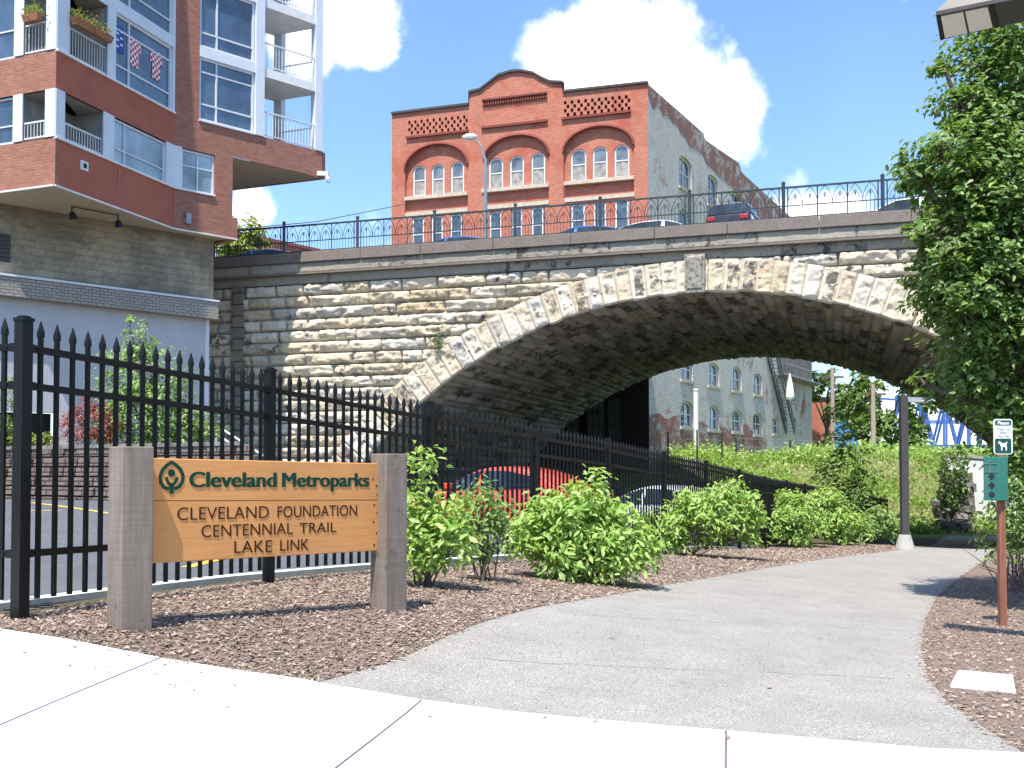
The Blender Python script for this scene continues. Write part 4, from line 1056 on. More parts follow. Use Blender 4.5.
for k in range(nD):
    a = u1 + (u0 - u1) * k / nD; zc_ = z1 + (z0 - z1) * k / nD; br.wbox(WF, a, a + (u0-u1)/nD*.6, zc_ - .28, zc_, 0, .14)
br.wbox(WF, u1, u0, (z0+z1)/2 - .0, (z0+z1)/2 + .12, 0, .2)
for x in (38, 285, 585, 862):
    pass
M['brick_deep'] = brickmat('darker_brick', (.30, .05, .03), (.24, .04, .025), (.2, .12, .1), bw=.3, bh=.1, var=.4)
br.build('brick_trim', M['brick_deep'], red)
# side wall
def sh4(x, y): return WS.hit(640 + x / 5.12, 350 + y / 5.12)
def sh3(x, y): return WS.hit(640 + x / 3.2, 60 + y / 3.2)
USE = WS.u(812, 400)
r0 = rp[0][1]
steps = [sh3(205, 235), sh3(205, 252), sh3(318, 330), sh3(318, 352), sh3(480, 500)]
sp = [(0, r0)] + [(steps[0][0], steps[0][1])] + [(steps[1][0] , steps[1][1])] + [(steps[2][0], steps[2][1])] + [(steps[3][0], steps[3][1]), (steps[4][0], steps[4][1]), (USE, steps[4][1] - .3)]
outerS = [(0, 1.0), (USE, 1.0)] + sp[::-1]
shole = []
def sw(x0, x1, y0, y1, fn, arch=True):
    ua = fn(x0, (y0+y1)/2)[0]; ub = fn(x1, (y0+y1)/2)[0]; zt = fn((x0+x1)/2, y0)[1]; zb = fn((x0+x1)/2, y1)[1]; wd = abs(ub - ua); 
    return arc_hole(min(ua, ub), max(ua, ub), zb, zt - wd*.16, wd*.16, 6) if arch else rect(min(ua, ub), max(ua, ub), zb, zt)
for b in ((125,165,312,415),(217,250,370,470),(293,325,425,487)): shole.append(sw(*b, sh3))
for b in ((125,160,478,575),): shole.append(sw(*b, sh3))
for b in ((208,270,40,155),(348,405,65,185),(472,520,88,210),(582,625,120,230),(208,272,262,395),(348,405,285,410),(472,522,305,420),(580,627,322,435),(678,712,342,430)): shole.append(sw(*b, sh4))
shole.append(sw(775,805,175,265, sh4, False)); shole.append(sw(786,802,352,418, sh4, False))
w = MB(); w.holed(WS, outerS, shole, 0, .3)
w.build('side_wall', M['brick_white'], red)
# exposed red brick where the paint is gone: parapet strip and foot of the wall
ex = MB()
M['brick_patch'] = None
def patchmat():
    m, nt, b = newmat('peeled_brick'); T = NT(nt); uv = coords(T, 'UV'); br_ = T.n('ShaderNodeTexBrick'); T.l(uv, br_.inputs['Vector'])
    br_.inputs['Scale'].default_value = 1; br_.inputs['Brick Width'].default_value = .33; br_.inputs['Row Height'].default_value = .11; br_.inputs['Mortar Size'].default_value = .014
    br_.inputs['Color1'].default_value = (.33, .10, .07, 1); br_.inputs['Color2'].default_value = (.24, .08, .06, 1); br_.inputs['Mortar'].default_value = (.24, .19, .16, 1)
    n = noise_node(T, uv, .7, 9, .85, .3); c = mix(T, ramp(T, n, [(.51, 0.0), (.545, 1.0)]), br_.outputs['Color'], (.42, .39, .36))
    T.l(c, b.inputs['Base Color']); b.inputs['Roughness'].default_value = .9; bump(T, n, 1, .05, b); return m
M['brick_patch'] = patchmat()
top = [(u, z) for u, z in sp]; bot = [(u, z - (1.3 + 1.0 * noise.noise(Vector((u * .35, 0, 4))) + (u * .10))) for u, z in sp]
nT = 40; T1 = []; B1 = []
for k in range(nT + 1):
    u = .02 + (steps[4][0] - .05) * k / nT; zt = np.interp(u, [s[0] + 1e-4 * i for i, s in enumerate(sp)], [s[1] for s in sp]) - .05
    T1.append((u, zt)); B1.append((u, zt - .6 - .09 * u - .9 * abs(noise.noise(Vector((u * .6, 1, 4)))) - .3 * noise.noise(Vector((u * 2.3, 1, 4)))))
for k in range(nT): ex.quad(WS.p(*T1[k], .012), WS.p(*T1[k+1], .012), WS.p(*B1[k+1], .012), WS.p(*B1[k], .012))
ex.build('peeled_parapet', M['brick_patch'], red)
ex = MB(); u_e = WS.u(762, 425); low_h = [h_ for h_ in shole if h_[0][1] < 5.2]
zr = sh4(100, 350)[1]
pl2 = [(.03, 1.05), (u_e, 1.05)]
for k in range(31):
    u = u_e - (u_e - .03) * k / 30; pl2.append((u, 4.75 + .9 * noise.noise(Vector((u * .45, 3, 4))) + .35 * noise.noise(Vector((u * 1.9, 3, 4)))))
# build it as thin column strips that stop at windows
for k in range(60):
    ua = .03 + (u_e - .03) * k / 60; ub = .03 + (u_e - .03) * (k+1) / 60; um = (ua + ub) / 2
    zt = float(np.interp(um, [p[0] for p in pl2[:1:-1]], [p[1] for p in pl2[:1:-1]]))
    hit_ = [h_ for h_ in low_h if min(p[0] for p in h_) - .12 < um < max(p[0] for p in h_) + .12]
    if hit_: zt = min(zt, min(p[1] for p in hit_[0]) - .1)
    if zt > 1.1: ex.quad(WS.p(ua, 1.05, .010), WS.p(ub, 1.05, .010), WS.p(ub, zt, .010), WS.p(ua, zt, .010))
ex.build('peeled_footing', M['brick_patch'], red)
for hp in shole:
    fo = window(WS, hp, red, M['white_trim'], M['glass'], .22, .10, (.5,), (.5,), name='window')
sl = MB()
for hp in shole:
    us = [p[0] for p in hp]; z0 = min(p[1] for p in hp); sl.wbox(WS, min(us) - .15, max(us) + .15, z0 - .18, z0, -.1, .12)
sl.build('window_sill', M['sill'], red)
rr_ = MB()
pts = [WF.p(0.3, 0, -.3), WF.p(UFL, 0, -.3)]
q = [WF.p(.2, 0, -.3), WF.p(UFL, 0, -.3), WF.p(UFL, 0, 0) + WS.d * USE, WS.p(USE, 0, -.2)]
rr_.quad(*[(p.x, p.y, zq) for p, zq in zip(q, (22.4, 22.4, 18, 18))]); rr_.build('roof', M['roof'], red)
# pale rear part of the side wall (rendered) and back wall
bk = MB(); bk.quad(WS.p(USE, 1, 0), WS.p(USE, steps[4][1] - .3, 0), WS.p(USE, steps[4][1] - .3, 0) + WF.d * 8, WS.p(USE, 1, 0) + WF.d * 8)
bk.quad(WF.p(UFL, 1, 0), WF.p(UFL, 22.3, 0), WF.p(UFL, 18, 0) + WS.d * USE, WF.p(UFL, 1, 0) + WS.d * USE); bk.build('rear_wall', M['brick_worn'], red)
rn = MB(); ur0 = WS.u(777, 400); rn.wbox(WS, ur0 + .1, USE - .05, sh4(800, 170)[1], sh4(800, 60)[1] + 3, 0, .03); rn.build('render_patch', plain('brown_render', (.20, .16, .14), .9, var=.3, scale=1.5, bumps=.5), red)
# fire escape
fe = thing('fire_escape', 'black iron fire escape stair zigzagging down the painted brick side wall', 'stair', WS.p(ur0, 4, .5))
tops = sh4(640, 55); bots = sh4(745, 425)
m = MB(); a = WS.p(tops[0], tops[1] + 1.0, .75); b = WS.p(bots[0], bots[1], .75)
for o_ in (0, -.65):
    aa = a + WS.n * o_; bb = b + WS.n * o_; m.bar(aa, bb, .06, .2); m.bar(aa + Vector((0, 0, .95)), bb + Vector((0, 0, .95)), .05)
    for k in range(14): c = aa + (bb - aa) * k / 13; m.bar(c, c + Vector((0, 0, .95)), .05)
m.build('stringer', M['iron'], fe)
m = MB()
for k in range(24): c = a + (b - a) * (k + .5) / 24; m.bar(c, c - WS.n * .65, .26, .04)
m.build('tread', M['steel'], fe)
m = MB(); l0 = sh4(690, 125); l1 = sh4(885, 180); m.bar(WS.p(l0[0], l0[1], .5), WS.p(l1[0], l1[1], .5), .9, .08, up=Vector((0, 0, 1))); m.bar(WS.p(l0[0], l0[1] + .9, .9), WS.p(l1[0], l1[1] + .9, .9), .05)
m.build('landing', M['steel'], fe)
# white pipe and white folded parasol
u, z = sh4(293, 490); zt = sh4(293, 225)[1]; W2 = WS.shift(.9); u = W2.u(696, 420)
m = MB(); p = W2.p(u, 0); m.tube([(p.x, p.y, 2.6), (p.x, p.y, zt)], .16, 12); m.tube([(p.x, p.y, zt), (p.x, p.y, zt + .12)], .19, 12)
o = m.build('standpipe', M['white_trim']); set_origin(o, (p.x, p.y, 2.6)); tag(o, 'tall white standpipe in front of the painted brick wall under the arch', 'pipe')
u, z = sh4(765, 270); zt = sh4(758, 140)[1]; W2 = WS.shift(1.1); u = W2.u(790, 395); p = W2.p(u, 0)
m = MB(); m.lathe((p.x, p.y, z), [(.30, 0), (.36, .2), (.30, .9), (.16, (zt - z) * .75), (.03, zt - z)], 9); m.tube([(p.x, p.y, z - .25), (p.x, p.y, z)], .05, 6)
o = m.build('folded_parasol', M['white_trim']); set_origin(o, (p.x, p.y, z - .25)); tag(o, 'closed white parasol beside the fire escape on the painted wall', 'parasol')
# street street slab reaching the warehouse front: the road runs on over fill
rd = MB(); e0 = BW.p(UL - 30, 0, -DEP - .02); 
q = [BW.p(UL - 30, 0, -DEP), BW.p(1.5, 0, -DEP), WF.p(.0, 0, .02), WF.p(UFL + 40, 0, .02)]
rd.prism([(p.x, p.y) for p in q], DK - .5, DK - .012); o = rd.build('road', M['asph_lot']); o['kind'] = 'structure'
# fill added under that road on the left to block light from the side
fl_ = MB(); q = [BW.p(-UE - .2, 0, -DEP - .05), WF.p(9.5, 0, .05), WF.p(UFL + 8, 0, .05), BW.p(-UE - 12, 0, -DEP - .05)]
fl_.prism([(p.x, p.y) for p in q], -2.5, DK - .51); fl_.build('light_block_fill', M['abut'], bridge)
# dim ground-level front windows seen in shadow beneath that road
for x0, x1 in ((587, 606), (608, 622), (560, 580)):
    pa = WF.hit(x0, 405); pb = WF.hit(x1, 436); hp = rect(min(pa[0], pb[0]), max(pa[0], pb[0]), WF.hit(x0, 440)[1], WF.hit(x0, 398)[1])
    window(WF.shift(.16), hp, red, M['bronze'], M['glass_old'], .06, .1, (.33, .66), (.33, .66), name='window')
# ---------------------------------------------------------------- black picket fence
FP = [Vector(p) for p in fence_pts[:9]]
p8 = FP[8]; stepv = Vector((1.215, 2.5, 0))
tops_px = [(24, 318), (270, 369), (430, 402), (535, 424), (608, 438.5), (664, 452), (706, 461), (739, 469.5), (765, 476.5)]
FT = []
for p, t in zip(FP, tops_px): FT.append(at(t[0], t[1], p.y))
for k in range(1, 11):
    y = 26.5 + 2.5 * k; FT.append(Vector((FT[8].x + 1.2 * k, y, FT[8].z - .122 * k)))
FH = 1.83
ftop = Vector((0, 0, 0))
fence = thing('picket_fence', 'long black metal picket fence running from the sign down under the arch', 'fence', (FP[0].x, FP[0].y, FP[0].z))
# the short run to the left of the corner post
left_dir = (FT[0] - Vector((-.2, 0, 0)));
L1 = FT[0] + Vector((-2.45, .30, .02)); L2 = L1 + Vector((-2.45, .30, .02))
PTS = [L2, L1] + FT
def fpost(t):
    m = MB(); b = t - Vector((0, 0, FH + .12)); w = .075
    d = Vector((.9, .45, 0)).normalized(); m.bar(b, t - Vector((0, 0, .015)), w, w, up=Vector((.42, .9, 0)))
    m.bar(t - Vector((0, 0, .02)), t, w + .012, w + .012, up=Vector((.42, .9, 0))); m.bar(t, t + Vector((0, 0, .012)), w - .02, w - .02, up=Vector((.42, .9, 0)))
    return m
def fpanel(a, b, n=19):
    m = MB(); d = b - a; dn = d.normalized(); side = Vector((-d.y, d.x, 0)).normalized()
    for k, dz in enumerate((.18, .41, 1.43)):
        o = Vector((0, 0, -dz)); m.bar(a + o, b + o, .036, .042)
        for e, s in ((a, 1), (b, -1)):
            c = e + o + dn * s * .05; m.bar(c - side * .026, c + side * .026, .055, .05)   # bracket
            c = e + o + dn * s * .10; m.bar(c - side * .026, c + side * .026, .014, .014)
    for i in range(n):
        t = (i + 1) / (n + 1); p = a + d * t; w = .0125
        z1 = p.z - .045; z0 = p.z - FH + .12
        x = dn * w; x.z = 0; y = side * w
        base = [p - x - y, p + x - y, p + x + y, p - x + y]
        lo = [(q.x, q.y, z0) for q in base]; hi = [(q.x, q.y, z1 - .055) for q in base]; m.hexa(lo, hi)
        c = Vector((p.x, p.y, 0))    # pressed spear
        l2 = [(c.x + (q.x-c.x)*1.35, c.y + (q.y-c.y)*1.35, z1 - .055) for q in base]; h2 = [(c.x + (q.x-c.x)*1.25, c.y + (q.y-c.y)*1.25, z1 - .02) for q in base]; m.hexa(l2, h2)
        h3 = [(c.x + (q.x-c.x)*.12, c.y + (q.y-c.y)*.12, z1 + .048) for q in base]; m.hexa(h2, h3)
    return m
for i, t in enumerate(PTS):
    fpost(t).build('fence_post', M['black'], fence)
    if i < len(PTS) - 1: fpanel(t, PTS[i+1]).build('fence_panel', M['black'], fence)
# ---------------------------------------------------------------- wooden sign
SL = at(151.7, 510, 6.5); SR = at(379, 507, 7.78); WS_ = Wall((SL.x, SL.y), (SR.x - SL.x, SR.y - SL.y)); WS_.n = WS_.n if WS_.n.y < 0 else -WS_.n
sign = thing('trail_sign', 'yellow wooden park sign board carved with trail name between two grey posts', 'sign', (SL.x, SL.y, h(SL.x, SL.y)))
def woodmat(name, c1, c2, scale=(1, 1, 14), saw=False, rough=.75):
    m, nt, b = newmat(name); T = NT(nt); mp = T.n('ShaderNodeMapping'); T.l(coords(T), mp.inputs[0]); mp.inputs['Scale'].default_value = scale
    n1 = noise_node(T, mp.outputs[0], 3, 6, .6, .8); n2 = noise_node(T, coords(T), 2.2, 3, .5)
    c = ramp(T, n1, [(.3, c1), (.7, c2)]); c = mix(T, .3, c, ramp(T, n2, [(.3, .65), (.7, 1.0)]), 'MULTIPLY')
    if saw:
        mp2 = T.n('ShaderNodeMapping'); T.l(coords(T), mp2.inputs[0]); mp2.inputs['Scale'].default_value = (.6, .6, 26); n3 = noise_node(T, mp2.outputs[0], 3, 3, .6)
        n4 = noise_node(T, coords(T), 5.5, 2, .5, 2.5); c = mix(T, .35, c, ramp(T, n3, [(.35, .6), (.6, 1.0)]), 'MULTIPLY'); c = mix(T, .7, c, ramp(T, n4, [(.28, .45), (.34, 1.0)]), 'MULTIPLY')
    T.l(c, b.inputs['Base Color']); b.inputs['Roughness'].default_value = rough; bump(T, n1, .25, .006, b); return m
M['board'] = woodmat('stained_board', (.55, .245, .075), (.61, .285, .095), (1, 1, 16))
M['post'] = woodmat('weathered_post', (.165, .13, .105), (.26, .21, .175), (9, 9, .8), saw=True)
M['green'] = plain('dark_green_paint', (.004, .045, .03), .8, spec=.15); M['brown_letter'] = plain('brown_letter', (.045, .012, .006), .8, spec=.15)
u1 = WS_.hit(379, 507)[0]; zt0 = WS_.hit(151.7, 458)[1]; zb0 = WS_.hit(151.7, 563.5)[1]; zt1 = WS_.hit(379, 463.4)[1]; zb1 = WS_.hit(379, 550.6)[1]
bt = .045
b_ = MB(); b_.hexa([WS_.p(-.02, zb0, -bt), WS_.p(u1 + .01, zb1, -bt), WS_.p(u1 + .01, zb1, 0), WS_.p(-.02, zb0, 0)], [WS_.p(-.02, zt0, -bt), WS_.p(u1 + .01, zt1, -bt), WS_.p(u1 + .01, zt1, 0), WS_.p(-.02, zt0, 0)])
board = b_.build('sign_board', M['board'], sign, bevel=.006)
sj = MB(); sa = WS_.hit(160, 500.5); sb = WS_.hit(372, 500)
sj.hexa([WS_.p(0, sa[1] - .0015, 0), WS_.p(u1, sb[1] - .0015, 0), WS_.p(u1, sb[1] - .0015, .001), WS_.p(0, sa[1] - .0015, .001)], [WS_.p(0, sa[1] + .0015, 0), WS_.p(u1, sb[1] + .0015, 0), WS_.p(u1, sb[1] + .0015, .001), WS_.p(0, sa[1] + .0015, .001)])
sj.build('board_joint', M['brown_letter'], board)
sc_ = MB()
for px, py in ((373, 479), (377, 494.5), (374, 505), (377, 513), (373.5, 522), (376.5, 533), (374, 545), (376.5, 486)):
    u, z = WS_.hit(px, py); sc_.wbox(WS_, u - .006, u + .006, z - .006, z + .006, 0, .002)
sc_.build('screw', M['brown_letter'], board)
PW = .185; gap_p = -.045
def spost(u0, u1_, ztop, pxb):
    lo = [WS_.p(u0, 0, -.078), WS_.p(u1_, 0, -.078), WS_.p(u1_, 0, .108), WS_.p(u0, 0, .108)]
    zg_ = h(lo[0].x, lo[0].y) - .12
    m = MB(); m.hexa([(q.x, q.y, zg_) for q in lo], [(q.x, q.y, ztop) for q in lo]); return m.build('sign_post', M['post'], sign, bevel=.007)
uL0 = -.20; 
zpl = WS_.hit(140, 447)[1]; zpr = WS_.hit(396, 454)[1]
spost(-.243, -.043, zpl, 0)
spost(u1 - .018, u1 + .182, zpr, 0)
def textmesh(txt, W, px0, px1, pyb0, pyb1, pyt0, mat, name, parent, out=0.002, ext=.002, bold=0, fat=0):
    cu = bpy.data.curves.new(name, 'FONT'); cu.body = txt; cu.size = 1; cu.extrude = 0; cu.offset = bold; cu.resolution_u = 4
    to = bpy.data.objects.new(name, cu); COL.objects.link(to); bpy.context.view_layer.update()
    dg = bpy.context.evaluated_depsgraph_get(); me = bpy.data.meshes.new_from_object(to.evaluated_get(dg)); bpy.data.objects.remove(to)
    n = len(me.vertices); co = np.empty(n * 3, np.float32); me.vertices.foreach_get('co', co); co = co.reshape(-1, 3)
    x0, x1 = co[:, 0].min(), co[:, 0].max()
    capx = None; y0, y1 = 0.0, 0.70     # baseline, cap height of the built-in font
    ua, za = W.hit(px0, pyb0); ub, zb = W.hit(px1, pyb1); zt = W.hit(px0, pyt0)[1]; hh = zt - za
    s = (co[:, 0] - x0) / (x1 - x0); U = ua + (ub - ua) * s; Z = za + (zb - za) * s + co[:, 1] / y1 * hh
    mb_ = MB(); flip = (ub < ua)
    from collections import Counter
    for q_, dx in enumerate((-1, 0, 1) if fat else (0,)):
        ec = Counter(); k0 = len(mb_.v); sh = dx * fat; e_ = ext + .0003 * q_
        mb_.v += [tuple(W.p(float(a) + sh, float(b), out + e_)) for a, b in zip(U, Z)] + [tuple(W.p(float(a) + sh, float(b), out - .002)) for a, b in zip(U, Z)]
        for p in me.polygons:
            vv = tuple(p.vertices); mb_.f.append(tuple(k0 + v for v in vv)); mb_.m.append(0)
            for a, b in zip(vv, vv[1:] + vv[:1]): ec[(a, b)] += 1
        for (a, b) in list(ec):
            if (b, a) not in ec: mb_.f.append((k0 + b, k0 + a, k0 + a + n, k0 + b + n)); mb_.m.append(0)
    bpy.data.meshes.remove(me)
    return mb_.build(name, mat, parent, uv=False)
def zs7(x, y): return (140 + x / 4.096, 450 + y / 4.096)
def line7(txt, x0, x1, yb0, yb1, yt0, mat, bold, nm='lettering', fat=0):
    a = zs7(x0, yb0); b = zs7(x1, yb1); t = zs7(x0, yt0); return textmesh(txt, WS_, a[0], b[0], a[1], b[1], t[1], mat, nm, board, bold=bold, fat=fat)
line7('Cleveland', 204, 556, 152, 151, 88, M['green'], 0, fat=.0055)
line7('Metroparks', 584, 936, 151, 149, 92, M['green'], 0, fat=.0055)
for t_, a_, b_2, y0_, y1_, yt_ in (('CLEVELAND', 152, 527, 288, 278, 234), ('FOUNDATION', 563, 887, 277, 268, 229), ('CENTENNIAL', 251, 625, 358, 343, 307), ('TRAIL', 653, 803, 341, 335, 298), ('LAKE', 386, 540, 422, 417, 371), ('LINK', 574, 690, 413, 408, 366)):
    line7(t_, a_, b_2, y0_, y1_, yt_, M['brown_letter'], -.010)
# emblem: leaf outline, small figure with raised arms
em = MB()
def zp(x, y): u, z = WS_.hit(*zs7(x, y)); return (u, z)
def ribbon(pts, w, closed=False):
    P = [Vector(zp(*p)) for p in pts]; n = len(P); L = []; Rr = []
    for i in range(n):
        a = P[(i-1) % n] if closed or i else P[0]; b = P[(i+1) % n] if closed or i < n-1 else P[-1]; d = (b - a).normalized(); nn = Vector((-d.y, d.x)) * w / 2
        L.append(P[i] + nn); Rr.append(P[i] - nn)
    for i in range(n if closed else n - 1):
        j = (i+1) % n
        lo = [WS_.p(*L[i], -.002), WS_.p(*L[j], -.002), WS_.p(*Rr[j], -.002), WS_.p(*Rr[i], -.002)]; hi = [WS_.p(*L[i], .004), WS_.p(*L[j], .004), WS_.p(*Rr[j], .004), WS_.p(*Rr[i], .004)]; em.hexa(lo, hi)
outl = [(117, 160), (97, 152), (84, 132), (82, 108), (92, 82), (110, 62), (129, 50), (148, 62), (166, 80), (176, 106), (172, 132), (160, 150), (141, 160)]
ribbon(outl, .022)
ribbon([(129, 178), (129, 138)], .030); ribbon([(129, 146), (114, 132), (106, 112)], .019); ribbon([(129, 146), (144, 132), (152, 112)], .019)
c = zp(129, 94); n_c = 14
em.hexa([WS_.p(c[0] + .024*math.cos(2*math.pi*k/n_c), c[1] + .024*math.sin(2*math.pi*k/n_c), -.002) for k in range(n_c)], [WS_.p(c[0] + .024*math.cos(2*math.pi*k/n_c), c[1] + .024*math.sin(2*math.pi*k/n_c), .004) for k in range(n_c)])
em.build('emblem', M['green'], board, uv=False)
# ---------------------------------------------------------------- dog waste station
D0 = at(1003, 626, 11.0); ds = thing('dog_waste_station', 'green dog bag dispenser on a brown wooden post with a leash sign on top', 'dispenser', (D0.x, D0.y, h(D0.x, D0.y)))
DW = Wall((D0.x, D0.y), (1, .05)); DW.n = DW.n if DW.n.y < 0 else -DW.n
M['wood_red'] = woodmat('red_brown_post', (.19, .07, .04), (.30, .125, .075), (9, 9, .8)); M['tealbox'] = plain('green_enamel', (.025, .17, .13), .35, var=.08, coat=.3)
M['teal_lt'] = plain('green_enamel_side', (.03, .19, .145), .35); M['sign_white'] = plain('sign_white', (.75, .76, .74), .4, var=.03); M['sign_green'] = plain('sign_dark_green', (.008, .06, .05), .4)
def dz(px, py): return DW.hit(px, py)
VV = Vector((.42, .907, 0)).normalized(); RV = Vector((VV.y, -VV.x, 0)); DP = Vector((D0.x, D0.y, 0))
def dp(s_, t_): return DP + RV * s_ - VV * t_
zg_ = h(D0.x, D0.y)
m = MB(); lo = [dp(-.048, 0), dp(-.02, .075), dp(.042, .05), dp(.015, -.03)]; m.prism([(q.x, q.y) for q in lo], zg_ - .1, dz(1003, 455)[1]); m.build('post', M['wood_red'], ds, bevel=.004)
m = MB(); m.bar(DW.p(dz(1004, 455)[0], dz(1004, 460)[1], -.03), DW.p(dz(1004, 455)[0], dz(1003, 421)[1], -.03), .03); m.build('sign_bracket', M['steel'], ds)
zt = dz(1000, 457)[1]; zb = dz(1000, 500.5)[1]
lo = [dp(-.168, .04), dp(-.020, .15), dp(.068, .07), dp(.06, -.06), dp(-.08, -.09)]
m = MB(); m.prism([(q.x, q.y) for q in lo], zb, zt); m.build('dispenser_box', M['tealbox'], ds, bevel=.006)
WFd = Wall(lo[0], (lo[1].x - lo[0].x, lo[1].y - lo[0].y)); WFd.n = WFd.n if WFd.n.y < 0 else -WFd.n
fu = (lo[1] - lo[0]); fw_ = Vector((fu.x, fu.y, 0)).length
m = MB(); zz = lambda f: zt - (zt - zb) * f
for a, b, c, d in ((.06, .94, .15, .165), (.06, .94, .34, .355), (.06, .08, .15, .35), (.92, .94, .15, .35), (.46, .50, .15, .35)):
    m.wbox(WFd, fw_ * a, fw_ * b, zz(d), zz(c), 0, .006)
m.wbox(WFd, fw_*.46, fw_*.58, zz(.11), zz(.08), 0, .012)
for k in range(9): m.wbox(WFd, fw_ * .10, fw_ * (.30 + .1 * (k % 3 == 0)), zz(.43 + .055*k + .02), zz(.43 + .055*k), 0, .002)
m.build('dispenser_trim', M['steel'], ds)
m = MB()
for f in (.44, .65, .86):
    c_u, c_z = fw_ * .55, zz(f); r = .038
    pts = [(c_u + r * math.cos(t * math.pi / 4) * (1 if t % 2 == 0 else .75), c_z + r * math.sin(t * math.pi / 4) * (1 if t % 2 == 0 else .75)) for t in range(8)]
    m.hexa([WFd.p(*q, -.002) for q in pts], [WFd.p(*q, .004) for q in pts])
m.build('bag_slot', M['dark'], ds)
# little sign above
WSg = Wall(DW.p(dz(1003, 440)[0], 0, .02), (1, .02)); WSg.n = WSg.n if WSg.n.y < 0 else -WSg.n
def rrect(W, px0, py0, px1, py1, o0, o1, r, mb_):
    a = W.hit(px0, py1); b = W.hit(px1, py0); pts = []
    for cx_, cy_, s in ((b[0]-r, b[1]-r, 0), (a[0]+r, b[1]-r, 1), (a[0]+r, a[1]+r, 2), (b[0]-r, a[1]+r, 3)):
        for k in range(5): t = (s + k / 4) * math.pi / 2; pts.append((cx_ + r * math.cos(t), cy_ + r * math.sin(t)))
    mb_.hexa([W.p(*q, o0) for q in pts], [W.p(*q, o1) for q in pts])
m = MB(); rrect(WSg, 993.8, 419.0, 1012.3, 454.3, -.004, 0, .03, m); leash = m.build('leash_sign', M['sign_white'], ds)
m = MB(); rrect(WSg, 995, 420.3, 1011.2, 425.4, 0, .002, .016, m); m.build('sign_field', M['sign_green'], leash); m = MB(); rrect(WSg, 995, 438.6, 1011.2, 453.3, 0, .002, .016, m); m.build('sign_field', M['sign_green'], leash)
textmesh('Please', WSg, 997.5, 1009, 424.6, 424.6, 421.2, M['sign_white'], 'lettering', leash, out=.004, bold=.02)
M['sign_text'] = plain('pale_green_text', (.25, .38, .34), .6)
for t, x0, x1, yb in (('Clean Up', 997, 1009.5, 430), ('After', 999.5, 1007, 433.6), ('Your Pet', 997.5, 1009, 437.2)): textmesh(t, WSg, x0, x1, yb, yb, yb - 2.6, M['sign_text'], 'lettering', leash, out=.002)
dog = [(-.9,.55),(-.75,.75),(-.55,.85),(-.45,.6),(-.2,.5),(.45,.5),(.7,.75),(.8,.65),(.62,.35),(.6,.0),(.7,-.3),(.62,-.75),(.42,-.75),(.45,-.35),(.2,-.1),(-.1,-.12),(-.15,-.75),(-.36,-.75),(-.38,-.2),(-.5,.1),(-.6,.35),(-.85,.35)]
c = WSg.hit(1003, 446); s_ = WSg.hit(1010, 446)[0] - c[0]
m = MB(); m.holed(WSg, [(c[0] + x * s_ * .8, c[1] + y * s_ * .85) for x, y in dog], [], .0035); m.build('dog_symbol', M['sign_white'], leash)
# ---------------------------------------------------------------- slim path lamp
L0 = at(905, 549, 27.0); lamp = thing('path_lamp', 'slim grey lamp post with one short arm beside the trail at the arch', 'street lamp', (L0.x, L0.y, h(L0.x, L0.y)))
zt = at(903, 396, 27).z; zg_ = h(L0.x, L0.y)
m = MB(); m.prism([(L0.x-.09, L0.y-.09), (L0.x+.09, L0.y-.09), (L0.x+.09, L0.y+.09), (L0.x-.09, L0.y+.09)], zg_ + .3, zt); m.build('pole', M['bronze'], lamp)
m = MB(); m.lathe((L0.x, L0.y, zg_ - .05), [(.27, 0), (.25, .05), (.15, .40), (.14, .42)], 14); m.build('base', M['conc_grey'], lamp)
e = at(934, 398, 27.0); m = MB(); m.hexa([(L0.x+.08, L0.y-.14, zt-.16), (e.x, e.y-.14, zt-.14), (e.x, e.y+.14, zt-.14), (L0.x+.08, L0.y+.14, zt-.16)], [(L0.x+.08, L0.y-.1, zt-.03), (e.x-.08, e.y-.1, zt-.06), (e.x-.08, e.y+.1, zt-.06), (L0.x+.08, L0.y+.1, zt-.03)]); m.build('lamp_head', M['steel'], lamp)
m = MB(); m.box((L0.x+.25, L0.y-.1, zt-.17), (e.x-.08, L0.y+.1, zt-.155)); m.build('lens', M['lens'], lamp)
# ---------------------------------------------------------------- shoebox lamp overhead (upper right)
YA = 8.35
def ov(px, py, Y=YA): return at(px, py, Y)
zl = ov(936, 24).z
def onz(px, py, z): r = ray(px, py); return EYE + r * ((z - EYE.z) / r.z)
A_, B_, C_, D_ = onz(940.5, 40, zl), onz(936, 15, zl), onz(990, 4.2, zl), onz(996, 27.5, zl)
ax = (D_ - A_); L_h = 2.1; A2 = A_ + ax * L_h; B2 = B_ + (C_ - B_) * L_h
def lerp(a, b, t): return a + (b - a) * t
up_ = Vector((0, 0, 1))
pe = lerp(A2, B2, .5) + up_*.1; pb_ = pe + (A2 - A_).normalized() * 1.3
lt = thing('street_lamp', 'dark flat street lamp head with pale lens panel in the upper right corner', 'street lamp', (pb_.x, pb_.y, h(pb_.x, pb_.y)))
m = MB(); lo = [A_, A2, B2, B_]; hi = [lerp(A_, A2, .16) + up_*.17, A2 + up_*.19, B2 + up_*.19, lerp(B_, B2, .16) + up_*.17]
hi = [lerp(hi[0], hi[3], .12), lerp(hi[1], hi[2], .12), lerp(hi[2], hi[1], .12), lerp(hi[3], hi[0], .12)]
m.hexa([q + up_*.03 for q in lo], hi); m.hexa(lo, [q + up_*.03 for q in lo]); m.build('lamp_head', M['bronze'], lt)
def quadin(s0, s1, t0, t1, z0, z1, mb_):
    f = lambda s, t: lerp(lerp(A_, D_, s), lerp(B_, C_, s), t); c = [f(s0, t0), f(s1, t0), f(s1, t1), f(s0, t1)]
    mb_.hexa([q + up_*z0 for q in c], [q + up_*z1 for q in c])
